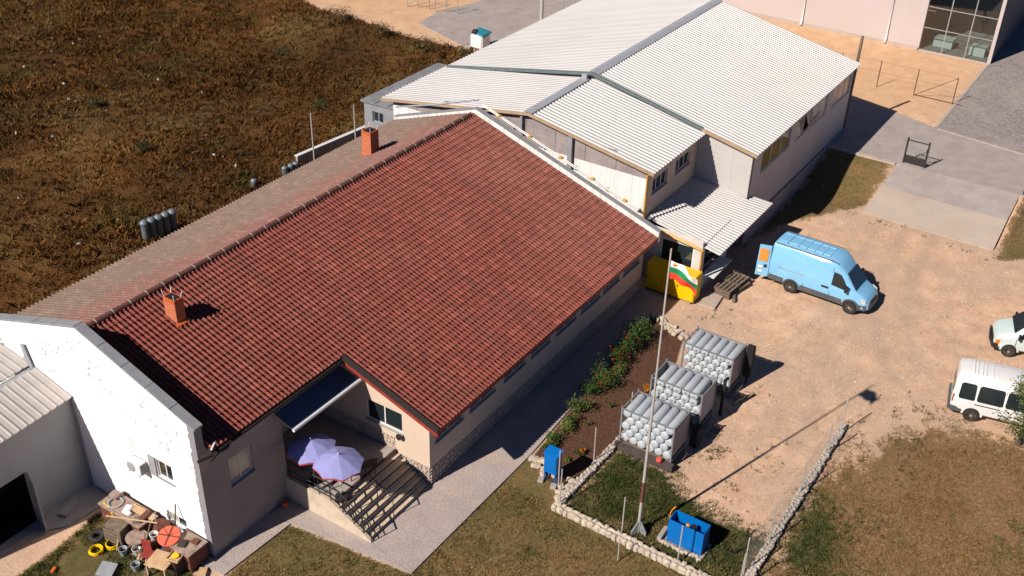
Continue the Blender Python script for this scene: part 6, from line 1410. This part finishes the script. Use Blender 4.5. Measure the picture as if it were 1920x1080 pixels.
# pale flecks: dead stalks and stones lying in the field
x, y = scatter(900, -20, 52, 15, 85, lambda a, b: (zone(a, b, FIELD, 0.8) > 0.6)*(fbm(a, b, 5, 41) > 0.5)*in_view(a, b)*1.0); n = len(x)
o = leaf_mesh('field_stones', np.stack([x, y, gz(x, y)+0.18], -1), RNG.uniform(0.05, 0.16, n), pick([(0.36, 0.32, 0.28), (0.26, 0.2, 0.15)], n), M['leaf'], up=0.0, aspect=0.7); tag(o, 'pale flecks of stone and litter in the dry field', 'stones', kind='stuff')
# scrub bushes along the field edge
bush_id = 0
def bush(cx, cy, r_, h, pal, label, dens=420, flowers=None, cat='shrub', name='shrub', group=None, z0=None, leaf=0.05):
    z0 = float(H(cx, cy)) if z0 is None else z0
    t = thing(name, label, cat, (cx, cy, z0), 0, group)
    nb = 7; pts = []; st_ = MB()
    for b_ in range(nb):
        a = RNG.uniform(0, 6.28); q = RNG.uniform(0.1, 0.75); tip = np.array([r_*q*math.cos(a), r_*q*math.sin(a), h*RNG.uniform(0.55, 1.0)])
        st_.tube([(0.03*math.cos(a), 0.03*math.sin(a), 0), tuple(tip*np.array([0.4, 0.4, 0.55])), tuple(tip)], 0.012, 4)
        m = dens//nb; c = tip*np.array([1, 1, 0.82])+RNG.normal(0, 1, (m, 3))*np.array([r_*0.30, r_*0.30, h*0.20]); c[:, 2] = np.abs(c[:, 2]); pts.append(c)
    st_.build('stem', M['trunk'], t, local=True); pts = np.concatenate(pts); n = len(pts)
    clump = fbm(pts[:, 0]*1.0+cx, pts[:, 1]+pts[:, 2]*0.7+cy, 0.35, 5)
    cols = np.array(pal)[np.clip((clump*len(pal)*1.4-0.25*len(pal)).astype(int), 0, len(pal)-1)]*RNG.uniform(0.7, 1.3, (n, 1))
    leaf_mesh('foliage', pts, RNG.uniform(0.6, 1.3, n)*leaf, cols, M['leaf'], parent=t)
    if flowers:
        k = flowers[1]; idx = RNG.choice(n, k*6); c = pts[RNG.choice(n, k)]*np.array([1.05, 1.05, 1.0])+np.array([0, 0, h*0.12]); c = np.repeat(c, 7, 0)+RNG.normal(0, 0.022, (k*7, 3))
        leaf_mesh('flowers', c, np.full(len(c), 0.045), np.tile(np.array(flowers[0]), (len(c), 1))*RNG.uniform(0.6, 1.2, (len(c), 1)), M['leaf'], parent=t, aspect=0.8, kind='stuff')
    return t
GRN = [(0.020, 0.040, 0.010), (0.032, 0.062, 0.014), (0.055, 0.095, 0.022), (0.085, 0.125, 0.032)]
YGR = [(0.04, 0.06, 0.012), (0.07, 0.10, 0.02), (0.12, 0.14, 0.03)]
RED = (0.30, 0.018, 0.012)
bush(14.3, -2.15, 0.85, 1.05, GRN, 'tall green rose bush nearest the yellow cabinet', 1500)
bush(13.2, -2.35, 0.75, 0.95, GRN, 'dense green rose bush with a few red blooms, second from the cabinet', 1200, (RED, 7))
bush(12.2, -2.2, 0.65, 0.9, GRN, 'rose bush with dark red blooms by the path edge', 900, (RED, 14))
bush(10.1, -2.55, 0.8, 0.95, GRN, 'rose bush with red blooms beside the shadow on the bed', 1200, (RED, 16))
bush(9.2, -2.35, 0.55, 0.6, GRN, 'low leafy bush next to the middle rose bush', 700)
bush(7.75, -2.6, 0.55, 0.6, YGR, 'light green spiky bush halfway along the bed edge', 600)
bush(6.8, -2.6, 0.4, 0.4, YGR, 'low light green plant along the bed edge', 350)
bush(6.15, -2.75, 0.38, 0.4, YGR, 'small tuft of green by the path, before the last plants', 350)
bush(5.4, -2.7, 0.42, 0.35, GRN, 'low dark green plant near the corner of the bed', 350)
bush(4.8, -2.75, 0.35, 0.3, YGR, 'lowest green plant at the near corner of the bed', 300)
bush(11.3, -2.6, 0.4, 0.45, YGR, 'yellow-green plant between the rose bushes', 350)
bush(11.0, -4.4, 0.22, 0.28, [(0.25, 0.13, 0.01), (0.10, 0.09, 0.02)], 'small plant with orange flowers in the middle of the bed', 160, ((0.55, 0.14, 0.01), 8))
bush(5.35, -4.1, 0.26, 0.25, YGR, 'small green plant with orange flowers near the blue cabinet', 200, ((0.5, 0.1, 0.01), 6))
bush(4.55, -3.85, 0.16, 0.18, YGR, 'tiny green seedling behind the blue cabinet', 90)
bush(7.2, -3.4, 0.2, 0.2, [(0.10, 0.08, 0.025), (0.06, 0.07, 0.02)], 'small brownish plant on the bare soil', 90)
bush(9.0, -3.6, 0.2, 0.18, [(0.10, 0.08, 0.025), (0.06, 0.07, 0.02)], 'small brownish plant on the soil beside the middle rack', 90)
for (x_, y_, r_, h_, lab) in ((38.9, 30.0, 1.3, 1.1, 'olive scrub bush on the field edge nearest the concrete'), (39.6, 34.5, 1.1, 1.0, 'brown scrub bush on the field edge'), (40.0, 39.5, 1.2, 1.0, 'brown scrub bush below the sandy track'), (36.5, 27.0, 1.4, 0.9, 'rusty scrub bush left of the white tank'), (39.4, 26.2, 0.9, 0.8, 'low scrub next to the pale rubble')):
    bush(x_, y_, r_, h_, [(0.07, 0.05, 0.02), (0.11, 0.07, 0.025), (0.14, 0.095, 0.04)], lab, 700, z0=float(gz(np.array([x_]), np.array([y_]))[0]), leaf=0.07)
for (x_, y_, r_, h_, lab) in ((17.5, 43.0, 0.5, 0.7, 'small dark green shrub in the middle of the field'), (14.5, 34.5, 0.6, 0.6, 'dark olive shrub in the lower field'), (9.0, 44.0, 1.2, 0.9, 'grey-green bush at the left of the field'), (12.5, 47.5, 1.0, 0.8, 'grey-green bush farther up the left side of the field'), (6.5, 39.0, 1.1, 0.8, 'olive bush near the left edge of the field'), (33.0, 40.0, 0.8, 0.5, 'low green patch below the sandy track'), (27.0, 30.5, 0.9, 0.6, 'rusty bush above the two pale posts')):
    bush(x_, y_, r_, h_, [(0.03, 0.035, 0.012), (0.05, 0.05, 0.018), (0.075, 0.068, 0.03)], lab, 500, z0=float(gz(np.array([x_]), np.array([y_]))[0]), leaf=0.06)
# tree at the right edge
def tree(cx, cy, h, r_, label):
    t = thing('tree', label, 'tree', (cx, cy, 0)); tr = MB()
    tr.cyl((0, 0, -0.1), (0.05, 0.02, h*0.45), 0.11, 0.08, 8); tr.cyl((0.05, 0.02, h*0.45), (0.0, 0.05, h*0.9), 0.08, 0.025, 8)
    pts = []
    for k in range(34):
        zz_ = h*RNG.uniform(0.35, 1.0); a = RNG.uniform(0, 6.28); rr = r_*math.sqrt(max(0.08, 1-((zz_/h-0.6)/0.5)**2))*RNG.uniform(0.35, 1.0)
        tip = np.array([rr*math.cos(a), rr*math.sin(a), zz_]); tr.tube([(0.03, 0.03, zz_*0.75), tuple(tip*np.array([0.5, 0.5, 0.93])), tuple(tip)], 0.02, 5)
        c = tip+RNG.normal(0, 1, (150, 3))*np.array([0.22, 0.22, 0.17]); pts.append(c)
    tr.build('trunk', M['trunk'], t, local=True); pts = np.concatenate(pts); n = len(pts); cl = fbm(pts[:, 0]+9, pts[:, 1]+pts[:, 2], 0.5, 3)
    pal = np.array([(0.025, 0.04, 0.012), (0.05, 0.075, 0.018), (0.09, 0.11, 0.03), (0.13, 0.13, 0.04)])
    leaf_mesh('crown', pts, RNG.uniform(0.03, 0.08, n), pal[np.clip((cl*6-1).astype(int), 0, 3)]*RNG.uniform(0.7, 1.3, (n, 1)), M['leaf'], parent=t); return t
tree(17.05, -19.75, 3.3, 1.0, 'leafy young tree in front of the white minibus at the right edge')
# lawns
def lw(x, y):
    a = np.maximum.reduce([(zone(x, y, LAWN1, 0.2) > 0.5)*0.9, (zone(x, y, LAWN2, 0.2) > 0.55)*0.9, zone(x, y, LAWN_RIGHT, 2.6)*0.6*(fbm(x, y, 2.2, 8) > 0.50-0.2*(zone(x, y, LAWN_RIGHT, 2.6)-0.5)), (zone(x, y, JUNK, .3) > 0.6)*0.55*(fbm(x, y, 1.6, 19) > 0.44), (zone(x, y, STRIP_R, .6) > .5)*0.6, (zone(x, y, STRIP_L, .6) > .5)*0.5])
    return a*(0.3+0.7*fbm(x, y, 1.4, 17))*in_view(x, y)
xs, ys = [], []
for (n_, a, b, c, d) in ((42000, -13.5, 2, -16, 4), (16000, -14, -7.8, 4, 10), (46000, 0, 18, -24, -12.9), (9000, 27, 47, -22, -2.4)):
    p_, q_ = scatter(n_, a, b, c, d, lw); xs.append(p_); ys.append(q_)
x, y = np.concatenate(xs), np.concatenate(ys); n = len(x)
g_ = fbm(x, y, 2.6, 51)+RNG.normal(0, 0.07, n); PL = np.array([(0.22, 0.12, 0.045), (0.27, 0.18, 0.08), (0.18, 0.13, 0.048), (0.11, 0.105, 0.032), (0.07, 0.085, 0.022)])
jn = zone(x, y, JUNK, 0.4) > 0.6; g_ = g_+0.16*jn-0.10*(y < -13)
cols = PL[np.clip(((g_-0.27)/0.44*5).astype(int), 0, 4)]
o = blades('lawn_grass', x, y, H(x, y)-0.02, np.where(jn, 0.11, 0.075)*RNG.uniform(0.6, 1.5, n), np.full(n, 0.06), cols, 6, M['weed'], 0.008, 1.1); tag(o, 'short dry lawn grass, brown with greener patches', 'grass', kind='stuff')
def ew_(x, y): return np.maximum(zone(x, y, ENCL, 0.9), 0.55*zone(x, y, [(4, -13.3), (9, -13.3), (7.5, -15.0), (4, -16)], 0.8))*(0.35+0.65*fbm(x, y, 1.0, 61))
x, y = scatter(22000, 1.9, 9, -16, -5, ew_); n = len(x); g_ = fbm(x, y, 1.6, 71)+RNG.normal(0, 0.08, n)
PL = np.array([(0.22, 0.16, 0.07), (0.12, 0.105, 0.035), (0.055, 0.07, 0.018), (0.04, 0.06, 0.014)])
o = blades('green_grass', x, y, H(x, y)-0.02, 0.10*RNG.uniform(0.5, 1.6, n), np.full(n, 0.06), PL[np.clip(((g_-0.25)/0.45*4).astype(int), 0, 3)], 6, M['weed'], 0.008, 1.0); tag(o, 'greener grass inside the stone-edged enclosure', 'grass', kind='stuff')
# weeds at the edge of the yard and around the racks
def yw(x, y):
    near_ = np.exp(-((x-10.5)/2.6)**2-((y+8.7)/0.6)**2)*1.3+np.exp(-((x-8.5)/2.2)**2-((y+10.2)/1.3)**2)*0.35+np.exp(-((x-14.5)/2.5)**2-((y+15.2)/1.6)**2)*0.4+np.exp(-((x-18.2)/1.5)**2-((y+4.2)/0.8)**2)*0.4+np.exp(-((x-33.8)/.5)**2-((y+9)/5)**2)*0.35
    return near_*(fbm(x, y, 0.9, 81) > 0.52)
x, y = scatter(26000, 4, 36, -18, -3, yw); n = len(x)
o = blades('yard_weeds', x, y, H(x, y)-0.02, 0.09*RNG.uniform(0.5, 1.8, n), np.full(n, 0.06), pick([(0.035, 0.04, 0.014), (0.06, 0.055, 0.02), (0.14, 0.10, 0.045)], n), 6, M['weed'], 0.009, 1.0); tag(o, 'sparse weeds along the racks and the edge of the sandy yard', 'weeds', kind='stuff')
# pebbles strewn over the yard
x, y = scatter(5200, 5, 34, -19, -3, lambda a, b: (zone(a, b, LAWN_RIGHT, 1) < 0.6)*(zone(a, b, BED, 0.2) < 0.4)*(0.15+0.85*(fbm(a, b, 2.5, 91) > 0.52))); n = len(x)
o = leaf_mesh('pebbles', np.stack([x, y, H(x, y)+0.012], -1), RNG.uniform(0.012, 0.05, n), pick([(0.55, 0.46, 0.36), (0.42, 0.34, 0.26), (0.3, 0.22, 0.16)], n), M['leaf'], up=0.0, aspect=0.8); tag(o, 'pale pebbles strewn over the sandy yard', 'pebbles', kind='stuff')
